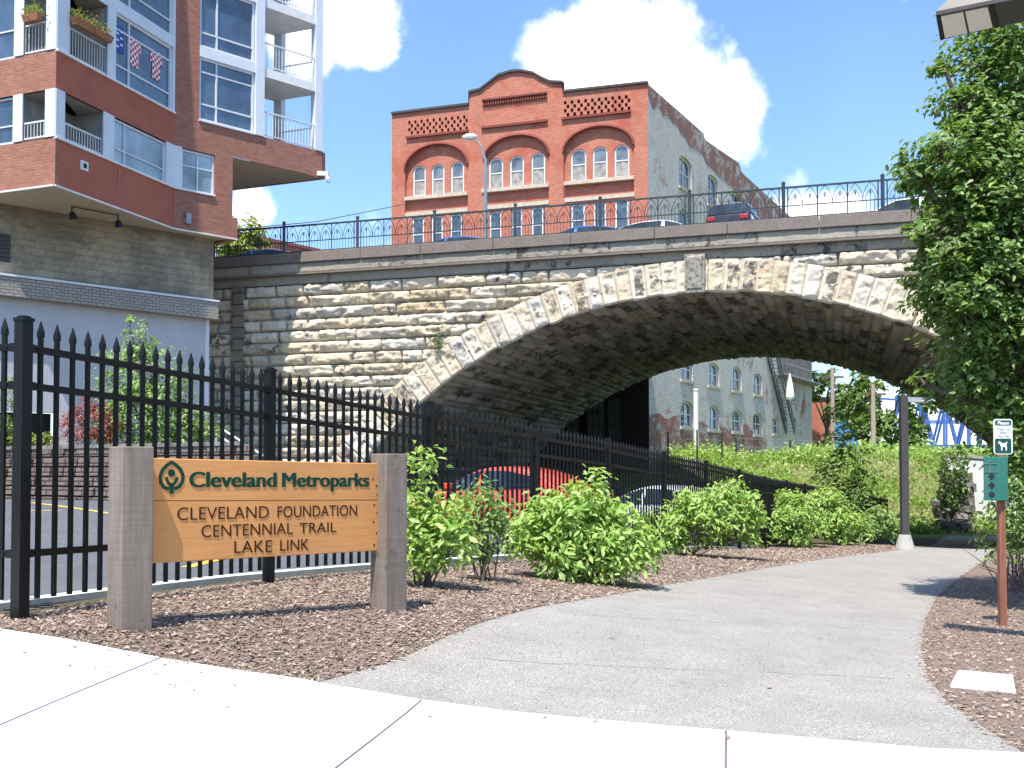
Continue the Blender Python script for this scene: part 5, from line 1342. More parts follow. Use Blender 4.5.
for s0, s1 in ((.09, .50), (.54, .95)): m = MB(); quadin(s0, s1, .08, .92, -.010, -.001, m); m.build('lens', M['lens'], lt)
m = MB(); quadin(.0, .06, .04, .96, -.013, 0, m); m.build('lens_frame', M['dark'], lt)
m = MB(); quadin(.98, 1.06, .04, .96, -.013, 0, m); m.build('lens_frame', M['dark'], lt)
pe = lerp(A2, B2, .5) + up_*.1; pb_ = pe + (A2 - A_).normalized() * 1.3
m = MB(); m.bar(pe - (A2 - A_).normalized()*.05, pb_, .09); m.build('arm', M['bronze'], lt)
m = MB(); m.tube([(pb_.x, pb_.y, h(pb_.x, pb_.y) - .1), (pb_.x, pb_.y, pb_.z + .1)], [.09, .075], 12); m.build('pole', M['bronze'], lt)
# white utility lid in the mulch
c4 = [gp(950, 688), gp(1016, 694), gp(1013, 678), gp(958, 673)]
m = MB(); m.hexa([(q.x, q.y, q.z - .05) for q in c4], [(q.x, q.y, q.z + .025) for q in c4]); o = m.build('utility_cover', M['sign_white'], bevel=.01); cc_ = sum(c4, Vector()) / 4; set_origin(o, cc_); tag(o, 'white rectangular utility lid set in the mulch at right', 'utility cover')
m = MB(); s4 = [cc_ + (q - cc_) * .86 for q in c4]
for i in range(4): a, b = s4[i], s4[(i+1) % 4]; m.bar(a + Vector((0,0,.027)), b + Vector((0,0,.027)), .012, .004)
mm_ = m.build('lid_groove', M['conc_grey'], o); mm_.data.transform(__import__('mathutils').Matrix.Translation(-Vector(cc_))) 
ORG[o.name] = Vector(cc_)
# ---------------------------------------------------------------- shrubs
def shrub(name, label, base, blobs, n, size, mat, stems=7, group=None, cat='shrub', stemmat='bark', sub=None, spread=.15, rs=.009):
    """base: ground point; blobs: (px,py,r metres[,Y]) on the photo at the base's distance"""
    base = Vector(base); t = thing(name, label, cat, base, group)
    cs = []
    for b in blobs:
        Y = b[3] if len(b) > 3 else base.y; cs.append((at(b[0], b[1], Y), b[2]))
    tot = sum(r ** 2 for _, r in cs); P = []; Nn = []
    for c, r in cs:
        k = int(n * r * r / tot); k2 = max(3, k // 14)
        d = NR.randn(k2, 3); d /= np.linalg.norm(d, axis=1, keepdims=True); d[:, 2] = np.where(d[:, 2] < -.3, -d[:, 2] * .5, d[:, 2])
        rad = r * (.45 + .55 * NR.rand(k2, 1) ** .5) * (1 + spread * NR.randn(k2, 1) * .5)
        cc = np.array(c)[None] + d * rad * [1, 1, .95]
        idx = np.repeat(np.arange(k2), 14); p = cc[idx] + np.clip(NR.randn(len(idx), 3), -1.6, 1.6) * size * .85; P.append(p); Nn.append(d[idx])
    P = np.concatenate(P); Nn = np.concatenate(Nn)
    keep = P[:, 2] > base.z + .04; P = P[keep]; Nn = Nn[keep]
    fo = leaf_cloud('foliage', P, size, mat, t, up=.6, droop=.5, nrm=Nn * [1, 1, .6] + [0, 0, .35])
    m = MB()
    for i in range(int(stems * 1.6)):
        c, r = cs[i % len(cs)]; a = R.uniform(0, 6.28); b0 = base + Vector((math.cos(a), math.sin(a), 0)) * R.uniform(.02, .12) - Vector((0, 0, .05))
        e = c + Vector((R.uniform(-.6, .6), R.uniform(-.6, .6), R.uniform(.1, .7))) * r
        mid = (b0 + e) / 2 + Vector((R.uniform(-.06, .06), R.uniform(-.06, .06), .06)); m.tube([b0, mid, e], [rs, rs * .7, rs * .25], 5)
        for q in range(3):
            s = mid + (e - mid) * R.random(); m.tube([s, s + Vector((R.uniform(-.5, .5), R.uniform(-.5, .5), R.uniform(.1, .5))) * r], [rs * .4, rs * .15], 4)
    m.build('stem', M[stemmat], t, uv=False)
    return t
G = 'light green shrubs in the mulch bed along the fence'
def gy(px, py): return gp(px, py)
shrub('shrub', 'upright light green shrub touching the right post of the wooden sign', gy(424, 588), [(425, 545, .20), (445, 535, .20), (420, 505, .15), (446, 515, .16), (414, 472, .10), (424, 462, .08), (458, 540, .14), (400, 525, .17), (405, 560, .10), (435, 560, .16), (460, 555, .12)], 1500, .088, M['leaf_shrub'], 9, G)
shrub('shrub', 'small loose shrub with dark bare lower stems, second from the wooden sign', gy(483, 582), [(482, 535, .20), (478, 505, .19), (492, 510, .17), (470, 520, .15), (488, 560, .12), (500, 530, .12), (480, 494, .12), (475, 550, .15)], 900, .075, M['leaf_small'], 9, G)
shrub('shrub', 'largest and widest light green shrub, spilling onto the grey trail edge', gy(585, 583), [(560, 545, .34), (600, 545, .36), (540, 530, .28), (575, 515, .30), (620, 530, .30), (590, 500, .20), (610, 565, .30), (638, 562, .22), (560, 570, .25), (530, 550, .22), (545, 510, .16), (596, 480, .06), (634, 545, .24), (600, 578, .22)], 5600, .095, M['leaf_shrub'], 14, G)
shrub('shrub', 'broad light green shrub in front of the silver car, fourth from the wooden sign', gy(690, 556), [(672, 525, .36), (700, 520, .42), (730, 520, .36), (690, 505, .28), (720, 500, .30), (745, 505, .26), (665, 540, .25), (735, 488, .14), (655, 525, .25), (715, 540, .3), (752, 522, .25), (675, 545, .22), (748, 540, .2)], 4600, .105, M['leaf_shrub'], 12, G)
shrub('shrub', 'rounded light green shrub just right of the broad one, before the low fence end', gy(790, 547), [(780, 520, .42), (800, 515, .46), (790, 500, .36), (815, 530, .38), (770, 530, .33), (775, 535, .3), (798, 540, .35)], 3800, .11, M['leaf_shrub'], 10, G)
shrub('shrub', 'green shrub with pale upper leaves directly left of the last small shrub', gy(838, 545), [(835, 520, .5), (825, 500, .4), (850, 525, .45), (842, 538, .35), (815, 520, .35)], 3000, .115, M['leaf_shrub'], 9, G)
shrub('shrub', 'lowest shrub at the far end of the row, beside the slim lamp base', gy(880, 545), [(870, 530, .42), (888, 528, .4), (895, 535, .28), (860, 535, .35), (878, 515, .28)], 1500, .125, M['leaf_small'], 7, G)
# sapling rising behind the last shrubs
shrub('sapling', 'thin leafy sapling rising above the shrubs against the grassy slope', Vector((10.0, 31.5, h(10.0, 31.5))), [(845, 500, .7), (838, 470, .6), (852, 455, .5), (835, 440, .35), (848, 428, .3), (865, 480, .5), (825, 480, .45), (842, 410, .16), (830, 415, .15), (860, 500, .6)], 2000, .14, M['leaf_far'], 10, None, 'sapling')
# shrubbery by the dog station
shrub('shrub', 'dark green ivy like shrub behind the dog waste station', gy(1018, 575), [(1018, 530, .45, 12.6), (1022, 490, .45, 12.6), (1015, 460, .3, 12.6), (1030, 440, .4, 12.6), (1012, 555, .3, 12.6), (1040, 520, .6, 12.8), (1045, 470, .6, 12.8), (1003, 515, .16, 12.3)], 3000, .085, M['leaf_tree'], 8, None)
b0 = gy(1012, 592); t = thing('bare_shrub', 'bare reddish stems fanning out beside the brown post', 'shrub', b0); m = MB()
for i in range(30):
    a = R.uniform(-1.2, .9); s0 = b0 + Vector((R.uniform(-.15, .35), R.uniform(-.1, .3), -.03)); L = R.uniform(.5, 1.05)
    e = s0 + Vector((math.sin(a) * .8, R.uniform(-.3, .3), abs(math.cos(a)))) * L; m.tube([s0, (s0 + e) / 2 + Vector((math.sin(a) * -.06, 0, .09)), e], [.010, .007, .003], 4)
m.build('stem', M['twig'], t, uv=False)
# ---------------------------------------------------------------- trees
def tree(name, label, base, lobes, nleaf, size, mat, group=None, trunk_r=.16, per=60, cat='tree', jitter=.35, limbs=True, twig=1.0):
    base = Vector(base); t = thing(name, label, cat, base, group)
    P = []; Nn = []; ends = []
    tot = sum(r ** 2 for _, r in lobes)
    for c, r in lobes:
        k = max(3, int(nleaf * r * r / tot / per)); d = NR.randn(k, 3); d /= np.linalg.norm(d, axis=1, keepdims=True)
        rad = r * (.35 + .68 * NR.rand(k, 1) ** .45) * (1 + .10 * np.clip(NR.randn(k, 1), -1.5, 1.5)); cc = np.array(c)[None] + d * rad
        idx = np.repeat(np.arange(k), per)
        al = NR.rand(len(idx), 1); sp_ = np.clip(NR.randn(len(idx), 3), -1.5, 1.5) * [jitter, jitter, jitter * .6] * min(r, 1.0) * .40
        dd = d[idx] * (al - .5) * r * .35
        P.append(cc[idx] + sp_ + dd); Nn.append(d[idx]); ends += [(Vector(c), Vector(q)) for q in cc[::max(1, k // 10)]]
    P = np.concatenate(P); Nn = np.concatenate(Nn)
    m = MB(); top = sum((c for c, _ in lobes), Vector()) / len(lobes); fork = base + Vector((0, 0, max(.6, (top.z - base.z) * .45)))
    fork.x += (top.x - base.x) * .25; fork.y += (top.y - base.y) * .25
    m.tube([base - Vector((0, 0, .2)), base + (fork - base) * .5 + Vector((.05, 0, 0)), fork, top], [trunk_r * 1.3, trunk_r, trunk_r * .8, trunk_r * .3], 9)
    if limbs:
        for c, r in lobes: m.tube([fork, fork + (c - fork) * .5 + Vector((0, 0, .15 * r)), c], [trunk_r * .5, trunk_r * .3, trunk_r * .12], 6)
        for c, q in ends: m.tube([c, c + (q - c) * .6 + Vector((0, 0, .05)), q], [trunk_r * .12, trunk_r * .08, trunk_r * .03], 4)
    m.build('trunk', M['bark'], t, uv=False)
    leaf_cloud('crown', P, size, mat, t, up=.7, droop=.3, aspect=.55, nrm=Nn * [1, 1, .5] + [0, 0, .5])
    return t
lob = [(1050,55,1.15,13),(995,80,.66,13),(965,110,.35,12.7),(975,130,.45,12.8),(1020,130,1.0,13.2),(940,160,.50,12.6),(965,195,.5,12.6),(985,170,.75,12.6),(920,172,.24,12.6),(912,236,.12,12.5),(946,72,.20,12.8),(1050,210,1.4,13.3),(998,222,.72,12.7),(952,242,.48,12.5),(990,280,.8,12.7),(944,280,.44,12.5),(960,305,.45,12.5),(925,268,.25,12.5),(1010,330,.9,12.9),(972,322,.42,12.6),(1060,320,1.3,13.4),(1000,375,.7,12.9),(978,368,.36,12.8),(1045,400,.9,13.2),(925,385,.15,12.7),(1120,120,1.8,13.6),(1130,250,1.9,13.8),(1140,370,1.6,13.6),(1010,40,.4,12.9)]
tb_ = Vector((7.6, 13.6, h(7.6, 13.6)))
tree('maple_tree', 'large leafy green tree filling the right edge of the view', tb_, [(at(a, b, Y), r) for a, b, r, Y in lob], 80000, .086, M['leaf_tree'], trunk_r=.2, per=34, jitter=.36)
# trees beyond the arch
def far_tree(label, px, py_top, py_bot, Y, w, n=2600, size=.34, mat='leaf_far', base=None):
    c = at(px, (py_top + py_bot) / 2, Y); hgt = at(px, py_top, Y).z - at(px, py_bot, Y).z; lobes = []
    for i in range(7): lobes.append((c + Vector((R.uniform(-.5, .5) * w, R.uniform(-.4, .4) * w, (i / 6 - .5) * hgt * .8)), w * R.uniform(.35, .55) * (1 - .45 * i / 6)))
    b = Vector((c.x, c.y, h(c.x, c.y))); tree('tree', label, b, lobes, n, size, M[mat], 'trees beyond the arch', trunk_r=.22, per=26)
far_tree('green tree just right of the brick building end, beyond the arch', 826, 372, 410, 100, 2.6)
far_tree('tall bright green tree between the utility pole and the lamp post', 890, 372, 445, 78, 3.4, 4500)
far_tree('pale green tree behind the blue building beyond the arch', 862, 375, 425, 92, 3.0, 3200)
far_tree('slender green tree left of the blue steel truss', 915, 395, 450, 82, 1.6, 1600)
far_tree('dark leafy tree by the slope top on the far right of the arch', 1010, 430, 480, 70, 2.4, 1600)
# tree and low roof across the bridge road on the left
c = at(238, 245, 58); tree('tree', 'yellow green tree behind the bridge railing next to the apartment building', Vector((c.x, c.y, DK)), [(at(228, 250, 58), 1.6), (at(245, 246, 58), 1.5), (at(235, 238, 58), 1.1), (at(256, 256, 58), 1.3)], 2600, .28, M['leaf_yel'], trunk_r=.15, per=26)
# ---------------------------------------------------------------- vehicles
def paint(name, c):
    m, nt, b = newmat(name); b.inputs['Base Color'].default_value = (*c, 1); b.inputs['Roughness'].default_value = .28; b.inputs['Coat Weight'].default_value = .6; b.inputs['Coat Roughness'].default_value = .08
    T = NT(nt); f = noise_node(T, coords(T), 3, 4); T.l(ramp(T, f, [(.3, .26), (.7, .36)]), b.inputs['Roughness']); return m
M['p_red'] = paint('red_car_paint', (.55, .065, .04)); M['p_silver'] = paint('silver_car_paint', (.55, .57, .60)); M['p_blue'] = paint('blue_car_paint', (.03, .10, .38)); M['p_dark'] = paint('dark_car_paint', (.02, .025, .035))
M['p_white'] = paint('white_car_paint', (.72, .73, .74)); M['tyre'] = plain('tyre_rubber', (.02, .02, .02), .85); M['rim'] = plain('alloy_rim', (.45, .46, .47), .35, .7)
M['carglass'] = glassmat('car_glass', (.02, .035, .055), .08); M['carglass'].node_tree.nodes['Principled BSDF'].inputs['IOR'].default_value = 1.45; M['carglass'].node_tree.nodes['Principled BSDF'].inputs['Specular IOR Level'].default_value = .22; M['tail'] = plain('tail_light', (.45, .01, .01), .2, coat=.5); M['head'] = plain('head_light', (.7, .7, .68), .1, coat=.5); M['plate'] = plain('number_plate', (.6, .62, .65), .5)
def car(label, loc, heading, pm, kind='sedan', group=None, scale=1.0, name='parked_car'):
    """x forward. heading: angle of the nose"""
    t = thing(name, label, 'car', loc, group, heading)
    if kind == 'sedan':
        st = [(-2.25,.42,.62,.62,.72),(-2.2,.30,.92,.92,.80),(-1.75,.22,1.0,1.03,.86),(-1.25,.20,.98,1.33,.88),(-.6,.20,.96,1.44,.89),(.1,.20,.95,1.45,.89),(.55,.20,.94,1.33,.89),(1.15,.20,.92,.98,.88),(1.7,.22,.84,.86,.86),(2.15,.28,.70,.70,.78),(2.28,.40,.56,.56,.66)]; cab = (2, 7)
    else:
        st = [(-2.25,.45,.80,.80,.80),(-2.22,.34,1.08,1.12,.87),(-2.0,.26,1.10,1.60,.90),(-1.4,.24,1.08,1.72,.91),(-.5,.24,1.06,1.74,.91),(.2,.24,1.05,1.70,.91),(.7,.24,1.04,1.50,.91),(1.15,.24,1.02,1.10,.90),(1.8,.26,.96,.98,.88),(2.2,.32,.80,.80,.82),(2.28,.44,.62,.62,.72)]; cab = (1, 7)
    def ring(s):
        x, zb, zbelt, zr, w = s; cabin = zr > zbelt + .04; wr = w * (1 - .26 * min(1, (zr - zbelt) / .45)) if cabin else w * .93
        zt = zr if cabin else zbelt + .02
        half = [(w*.86, zb), (w, zb + .14), (w*1.0, (zb + zbelt) / 2), (w*.965, zbelt), (wr, zt - (.05 if cabin else .0)), (wr*.82, zt + (.0 if cabin else .02)), (wr*.35, zt + (.02 if cabin else .035))]
        return [(x, y, z) for y, z in half] + [(x, -y, z) for y, z in reversed(half)]
    rings = [ring(s) for s in st]; nR_ = len(rings[0]); m = MB()
    for r_ in rings: m.v += r_
    for i in range(len(rings) - 1):
        for j in range(nR_): j2 = (j+1) % nR_; m.f.append((i*nR_+j, (i+1)*nR_+j, (i+1)*nR_+j2, i*nR_+j2)); m.m.append(0)
    m.f.append(tuple(range(nR_))); m.m.append(0); k = (len(rings)-1)*nR_; m.f.append(tuple(range(k+nR_-1, k-1, -1))); m.m.append(0)
    body = m.build('body', pm, t, smooth=True, local=True); sub = body.modifiers.new('sub', 'SUBSURF'); sub.levels = 1; sub.render_levels = 1
    V = lambda i, j: Vector(rings[i][j])
    # glass: side strips, front and rear screens, slightly proud
    def glassquad(nm, ps, out):
        g = MB(); c = sum(ps, Vector()) / len(ps); ins = [c + (p - c) * .90 for p in ps]
        n = (ins[1] - ins[0]).cross(ins[-1] - ins[0]).normalized(); 
        if n.dot(out) < 0: n = -n; ins = ins[::-1]
        g.hexa([p - n * .03 for p in ins], [p + n * .012 for p in ins]); g.build(nm, M['carglass'], t, local=True)
    for sgn in (0, 1):
        f = (lambda j: j) if sgn == 0 else (lambda j: nR_ - 1 - j)
        out = Vector((0, 1 if sgn == 0 else -1, .2))
        midi = cab[0] + 3
        def at_(i, j, z_in): return V(i, f(j)) + Vector((0, 0, z_in))
        for a, b in ((cab[0] + (1 if kind == 'sedan' else 1), midi), (midi, cab[1] - 1)):
            bot = [at_(i, 3, .03) for i in range(a, b + 1)]; top = [at_(i, 4, -.02) for i in range(b, a - 1, -1)]
            if b == cab[1] - 1: bot.append(at_(cab[1], 3, .02))
            if a == cab[0] + 1 and kind == 'sedan': bot.insert(0, at_(cab[0], 3, .02) + Vector((.12, 0, 0)))
            glassquad('side_window', bot + top, out)
    i0, i1 = cab[1] - 1, cab[1]
    glassquad('windscreen', [V(i1, 4) * 1.0, V(i0, 4), V(i0, nR_-5), V(i1, nR_-5)], Vector((1, 0, .5)))
    if kind == 'sedan': glassquad('rear_window', [V(2, 4), V(3, 4), V(3, nR_-5), V(2, nR_-5)], Vector((-1, 0, .6)))
    else: glassquad('rear_window', [V(1, 4), V(2, 4), V(2, nR_-5), V(1, nR_-5)], Vector((-1, 0, .2)))
    for x in (-1.35, 1.40):
        for s in (-1, 1):
            y = s * .80; w = MB(); w.tube([(x, y - .11, .33), (x, y - .09, .33), (x, y + .09, .33), (x, y + .11, .33)], [.29, .33, .33, .29], 20); wo = w.build('wheel', M['tyre'], t, local=True, smooth=False)
            w = MB(); w.tube([(x, y + s*.09, .33), (x, y + s*.118, .33)], [.22, .19], 14); w.build('rim', M['rim'], wo, local=True)
    zt_ = .78 if kind == 'sedan' else .95
    for s in (-1, 1):
        l = MB(); l.box((-2.27, s*.62 - .16, zt_ - .08), (-2.12, s*.62 + .16, zt_ + .10)); l.build('tail_light', M['tail'], t, local=True, bevel=.03)
        l = MB(); l.box((2.02, s*.60 - .17, .58), (2.22, s*.60 + .17, .72)); l.build('headlight', M['head'], t, local=True, bevel=.03)
        l = MB(); l.box((.78, s*.96 - .09, .96), (.95, s*.96 + .09, 1.10)); l.build('wing_mirror', pm, t, local=True, bevel=.03)
    l = MB(); l.box((-2.29, -.24, .66), (-2.2, .24, .78)); l.build('number_plate', M['plate'], t, local=True)
    t.scale = (scale, scale, scale)
    return t
def ground_at(px, py, Y): p = at(px, py, Y); return Vector((p.x, p.y, h(p.x, p.y)))
def lotcar(px, Y, hd, pm, lb, z=None, kind='sedan', g='cars parked in the lot behind the black fence', sc=1.0):
    p = at(px, 480, Y); zz = h(p.x, p.y) if z is None else z; return car(lb, (p.x, p.y, zz), math.radians(hd), pm, kind, g, sc)
zr = at(517, 466.5, 22.5).z; lotcar(507, 22.5, 140, M['p_red'], 'red sedan parked behind the black fence and the largest shrub', zr - 1.45)
zr = at(655, 485, 27.0).z; lotcar(662, 27.0, 140, M['p_silver'], 'silver sedan parked behind the black fence, right of the red one', zr - 1.45)
# cars on the bridge behind the railing
BG = 'cars parked along the bridge railing'
def bcar(px, py, d, pm, lb, kind='sedan', head=0, sc=1.0):
    W2 = BW.shift(-d); u, z = W2.hit(px, py); p = W2.p(u, 0); hh = (1.45 if kind == 'sedan' else 1.76) * sc
    zbase = z - hh; zbase = min(max(zbase, DK - .25), DK + .35)
    p = W2.p(u, DK + .004)
    # distance that puts the roof at the measured height while the car stands on the deck
    best = None
    for dd in [d + k * .1 for k in range(-12, 60)]:
        if dd < 1.5: continue
        W3 = BW.shift(-dd); u3, z3 = W3.hit(px, py); e = abs(z3 - (DK + hh))
        if best is None or e < best[0]: best = (e, dd, u3)
    p = BW.p(best[2], DK + .004, -best[1]); ang = math.atan2(EU.y, EU.x) + math.radians(head)
    return car(lb, p, ang, pm, kind, BG, sc)
bcar(263, 252, 3, M['p_blue'], 'dark blue car with a red tail light behind the railing beside the yellow green tree', head=180)
bcar(322, 252.5, 3, M['p_dark'], 'dark car behind the railing just right of the end of the shaded coping', head=0)
bcar(455, 239.5, 3, M['p_blue'], 'dark blue car roof behind the railing below the left window group of the brick building', head=180)
bcar(583, 229.5, 3, M['p_blue'], 'bright blue car roof behind the railing below the right window group of the brick building', head=180)
bcar(664, 222.5, 3, M['p_silver'], 'silver car roof behind the railing below the brick building corner', head=0)
bcar(739, 210.5, 3, M['p_dark'], 'dark hatchback with red tail lights seen from behind over the coping', 'suv', head=84, sc=.80)
bcar(902, 201, 3, M['p_white'], 'white SUV behind the railing next to the right tree', 'suv', head=180)
# ---------------------------------------------------------------- street lamp on the bridge
W2 = BW.shift(-16.0); u, z = W2.hit(485.5, 240); pb = W2.p(u, DK); zt = W2.hit(481, 160)[1]; ue, ze = W2.hit(471, 137)
t = thing('street_lamp', 'tall thin street lamp in front of the brick building beyond the railing', 'street lamp', pb)
m = MB(); m.tube([pb, Vector((pb.x, pb.y, zt))], [.13, .08], 10); m.build('pole', M['steel'], t)
m = MB(); a = Vector((pb.x, pb.y, zt - .05)); e = W2.p(ue + .15, ze, 0); m.tube([a, a + (e - a) * .4 + Vector((0, 0, .25)), e], [.07, .05, .04], 8); m.build('arm', M['steel'], t)
m = MB(); e0 = W2.p(ue - .42, ze + .02, 0); e1 = W2.p(ue + .3, ze, 0); m.tube([e0, e0 + (e1 - e0) * .3, e0 + (e1 - e0) * .75, e1], [.07, .16, .15, .05], 10); m.build('lamp_head', M['white_trim'], t)
# thin overhead wire
m = MB(); a = at(205, 232, 44); b = at(391, 207, 66); m.tube([a, (a+b)/2 - Vector((0, 0, .25)), b], .022, 4); m.tube([b, b + Vector((1, .3, .3))], .022, 4)
o = m.build('overhead_wire', M['iron'], uv=False); tag(o, 'thin dark wire crossing the sky left of the brick building', 'wire')
# low red roofed building across the road
WR = Wall(at(244, 240, 75), (.80, -.60)); WR.n = WR.n if WR.n.y < 0 else -WR.n
lr = thing('brick_shed', 'long low red building seen through the railing left of the brick building', 'building', WR.p(0, DK))
ua, za = WR.hit(242, 237); ub, zb = WR.hit(322, 256)
m = MB(); WR2 = Wall(at(236, 234, 62), (1, .42)); WR2.n = WR2.n if WR2.n.y < 0 else -WR2.n
ua, za = WR2.hit(236, 234); ub, zb = WR2.hit(318, 252)
m.hexa([WR2.p(ua, DK, -5), WR2.p(ub, DK, -5), WR2.p(ub, DK, 0), WR2.p(ua, DK, 0)], [WR2.p(ua, za, -5), WR2.p(ub, zb, -5), WR2.p(ub, zb, 0), WR2.p(ua, za, 0)]); m.build('wall', M['brick_red'], lr)
m = MB(); m.hexa([WR2.p(ua - .1, za, -5.1), WR2.p(ub + .1, zb, -5.1), WR2.p(ub + .1, zb, .12), WR2.p(ua - .1, za, .12)], [WR2.p(ua - .1, za + .18, -5.1), WR2.p(ub + .1, zb + .18, -5.1), WR2.p(ub + .1, zb + .18, .12), WR2.p(ua - .1, za + .18, .12)]); m.build('roof', plain('red_roof', (.20, .05, .045), .7), lr)
rd2 = MB(); q = [BW.p(UL - 30, 0, -DEP), WF.p(UFL + 40, 0, .02), WF.p(UFL + 40, 0, -40), WF.p(UFL + .3, 0, -40), WF.p(UFL + .3, 0, .02)]
rd2.quad(*[(p.x, p.y, DK - .02) for p in (WF.p(UFL + .3, 0, .02), WF.p(UFL + 40, 0, .02), WF.p(UFL + 40, 0, -30), WF.p(UFL + .3, 0, -30))]); o = rd2.build('road', M['asph_lot']); o['kind'] = 'structure'
# ---------------------------------------------------------------- things beyond the arch
# small red brick building and blue building
def boxbuilding(name, label, px0, px1, pyt, Y, mat, depth=6, gm=None, wins=()):
    a = at(px0, pyt, Y); b = at(px1, pyt, Y); W = Wall((a.x, a.y), (b.x - a.x, .001)); t = thing(name, label, 'building', Vector((a.x, a.y, h(a.x, a.y))))
    L = b.x - a.x; m = MB(); hs_ = []
    for x0, x1, y0, y1 in wins: u0, z1 = W.hit(x0, y0); u1, z0 = W.hit(x1, y1); hs_.append(rect(u0, u1, z0, z1))
    m.holed(W, rect(0, L, 2.2, a.z), hs_, 0, .15); m.wbox(W, 0, .2, 2.2, a.z, -depth, -.001); m.wbox(W, L - .2, L, 2.2, a.z, -depth, -.001); m.wbox(W, .2, L - .2, 2.2, a.z, -depth, -depth + .2); m.build('wall', mat, t)
    for q in hs_: window(W, q, t, M['white_trim'], M['glass'], .1, .08, (.5,), ())
    m = MB(); m.wbox(W, -.15, L + .15, a.z, a.z + .2, -depth - .1, .15); m.build('roof', M['roof'], t)
boxbuilding('brick_house', 'small red brick building at the end of the painted brick wall', 812, 833, 399, 104, M['brick_red'])
boxbuilding('blue_house', 'blue clad building behind the utility pole beyond the arch', 834, 857, 402, 108, plain('blue_cladding', (.06, .22, .48), .5, var=.2), wins=((841, 846, 408, 418),))
def upole(px, pyt, Y, lb):
    p = at(px, 440, Y); zt = at(px, pyt, Y).z; t = thing('utility_pole', lb, 'pole', Vector((p.x, p.y, h(p.x, p.y))), 'utility poles beyond the arch'); m = MB(); m.tube([(p.x, p.y, h(p.x, p.y) - .2), (p.x, p.y, zt)], [.20, .14], 9); m.build('pole', plain('pale_pole', (.36, .29, .24), .9), t)
    m = MB(); m.box((p.x - .9, p.y - .06, zt - .8), (p.x + .9, p.y + .06, zt - .65)); m.build('crossarm', M['bark'], t)
upole(873.5, 384, 74, 'orange tinted utility pole in front of the tall green tree')
upole(833, 368, 84, 'pale utility pole in front of the blue clad building')
# blue lift bridge truss
TB = thing('truss_bridge', 'blue steel truss bridge far away beyond the grassy slope', 'bridge', at(925, 440, 150)); m = MB()
Wt_ = Wall(at(930, 430, 150), (1, .1)); Wt_.n = Wt_.n if Wt_.n.y < 0 else -Wt_.n
def tp(px, py, o=0): u, z = Wt_.hit(px, py); return Wt_.p(u, z, o)
for o_ in (0, -6):
    m = MB()
    xs = list(range(896, 1010, 12)); 
    for i in range(len(xs) - 1):
        a, b = xs[i], xs[i+1]
        m.bar(tp(a, 396 + i*.6, o_), tp(b, 396 + i*.6, o_), .3); m.bar(tp(a, 446, o_), tp(b, 446, o_), .4); m.bar(tp(a, 446, o_), tp(b, 396 + i*.6, o_) if i % 2 else tp(a, 396, o_), .26)
        m.bar(tp(a, 396 + i*.6, o_) if i % 2 == 0 else tp(a, 446, o_), tp(b, 446, o_) if i % 2 == 0 else tp(b, 396, o_), .26); m.bar(tp(a, 421, o_), tp(b, 421, o_), .25)
    m.build('truss', M['blue'], TB)
m = MB(); a = tp(896, 446); b = tp(1008, 446); m.hexa([a + Vector((0,0,-.5)), b + Vector((0,0,-.5)), b + Vector((.6,6,-.5)), a + Vector((.6,6,-.5))], [a, b, b + Vector((.6,6,0)), a + Vector((.6,6,0))]); m.build('bridge_deck', M['conc_grey'], TB)
m = MB()
for px in (902, 962): a = tp(px, 446, -3); m.prism([(a.x - 1.2, a.y - 1), (a.x + 1.2, a.y - 1), (a.x + 1.2, a.y + 1), (a.x - 1.2, a.y + 1)], 2.5, a.z - .5)
m.build('bridge_pier', M['conc_grey'], TB)
# pale retaining wall and rubble pier at the right of the arch
pA = at(1000, 520, 51.5); pB = at(945, 520, 52.2); RWl = Wall((pA.x, pA.y), (pB.x - pA.x, pB.y - pA.y)); RWl.n = RWl.n if RWl.n.y < 0 else -RWl.n; Lr = (Vector((pB.x, pB.y, 0)) - Vector((pA.x, pA.y, 0))).length
rw = thing('retaining_wall', 'pale whitewashed concrete wall below the right side of the arch', 'wall', Vector((pA.x, pA.y, h(pA.x, pA.y))))
m = MB(); ztp = at(984, 462, 51.5).z; m.hexa([RWl.p(-1, -2.2, -.5), RWl.p(Lr, -2.2, -.5), RWl.p(Lr, -2.2, 0), RWl.p(-1, -2.2, 0)], [RWl.p(-1, ztp, -.5), RWl.p(Lr, ztp + .3, -.5), RWl.p(Lr, ztp + .3, 0), RWl.p(-1, ztp, 0)]); m.build('wall', M['pale'], rw)
m = MB(); m.hexa([RWl.p(-1, ztp, -.55), RWl.p(Lr, ztp+.3, -.55), RWl.p(Lr, ztp+.3, .05), RWl.p(-1, ztp, .05)], [RWl.p(-1, ztp+.15, -.55), RWl.p(Lr, ztp + .45, -.55), RWl.p(Lr, ztp + .45, .05), RWl.p(-1, ztp+.15, .05)]); m.build('wall_cap', M['conc_grey'], rw)
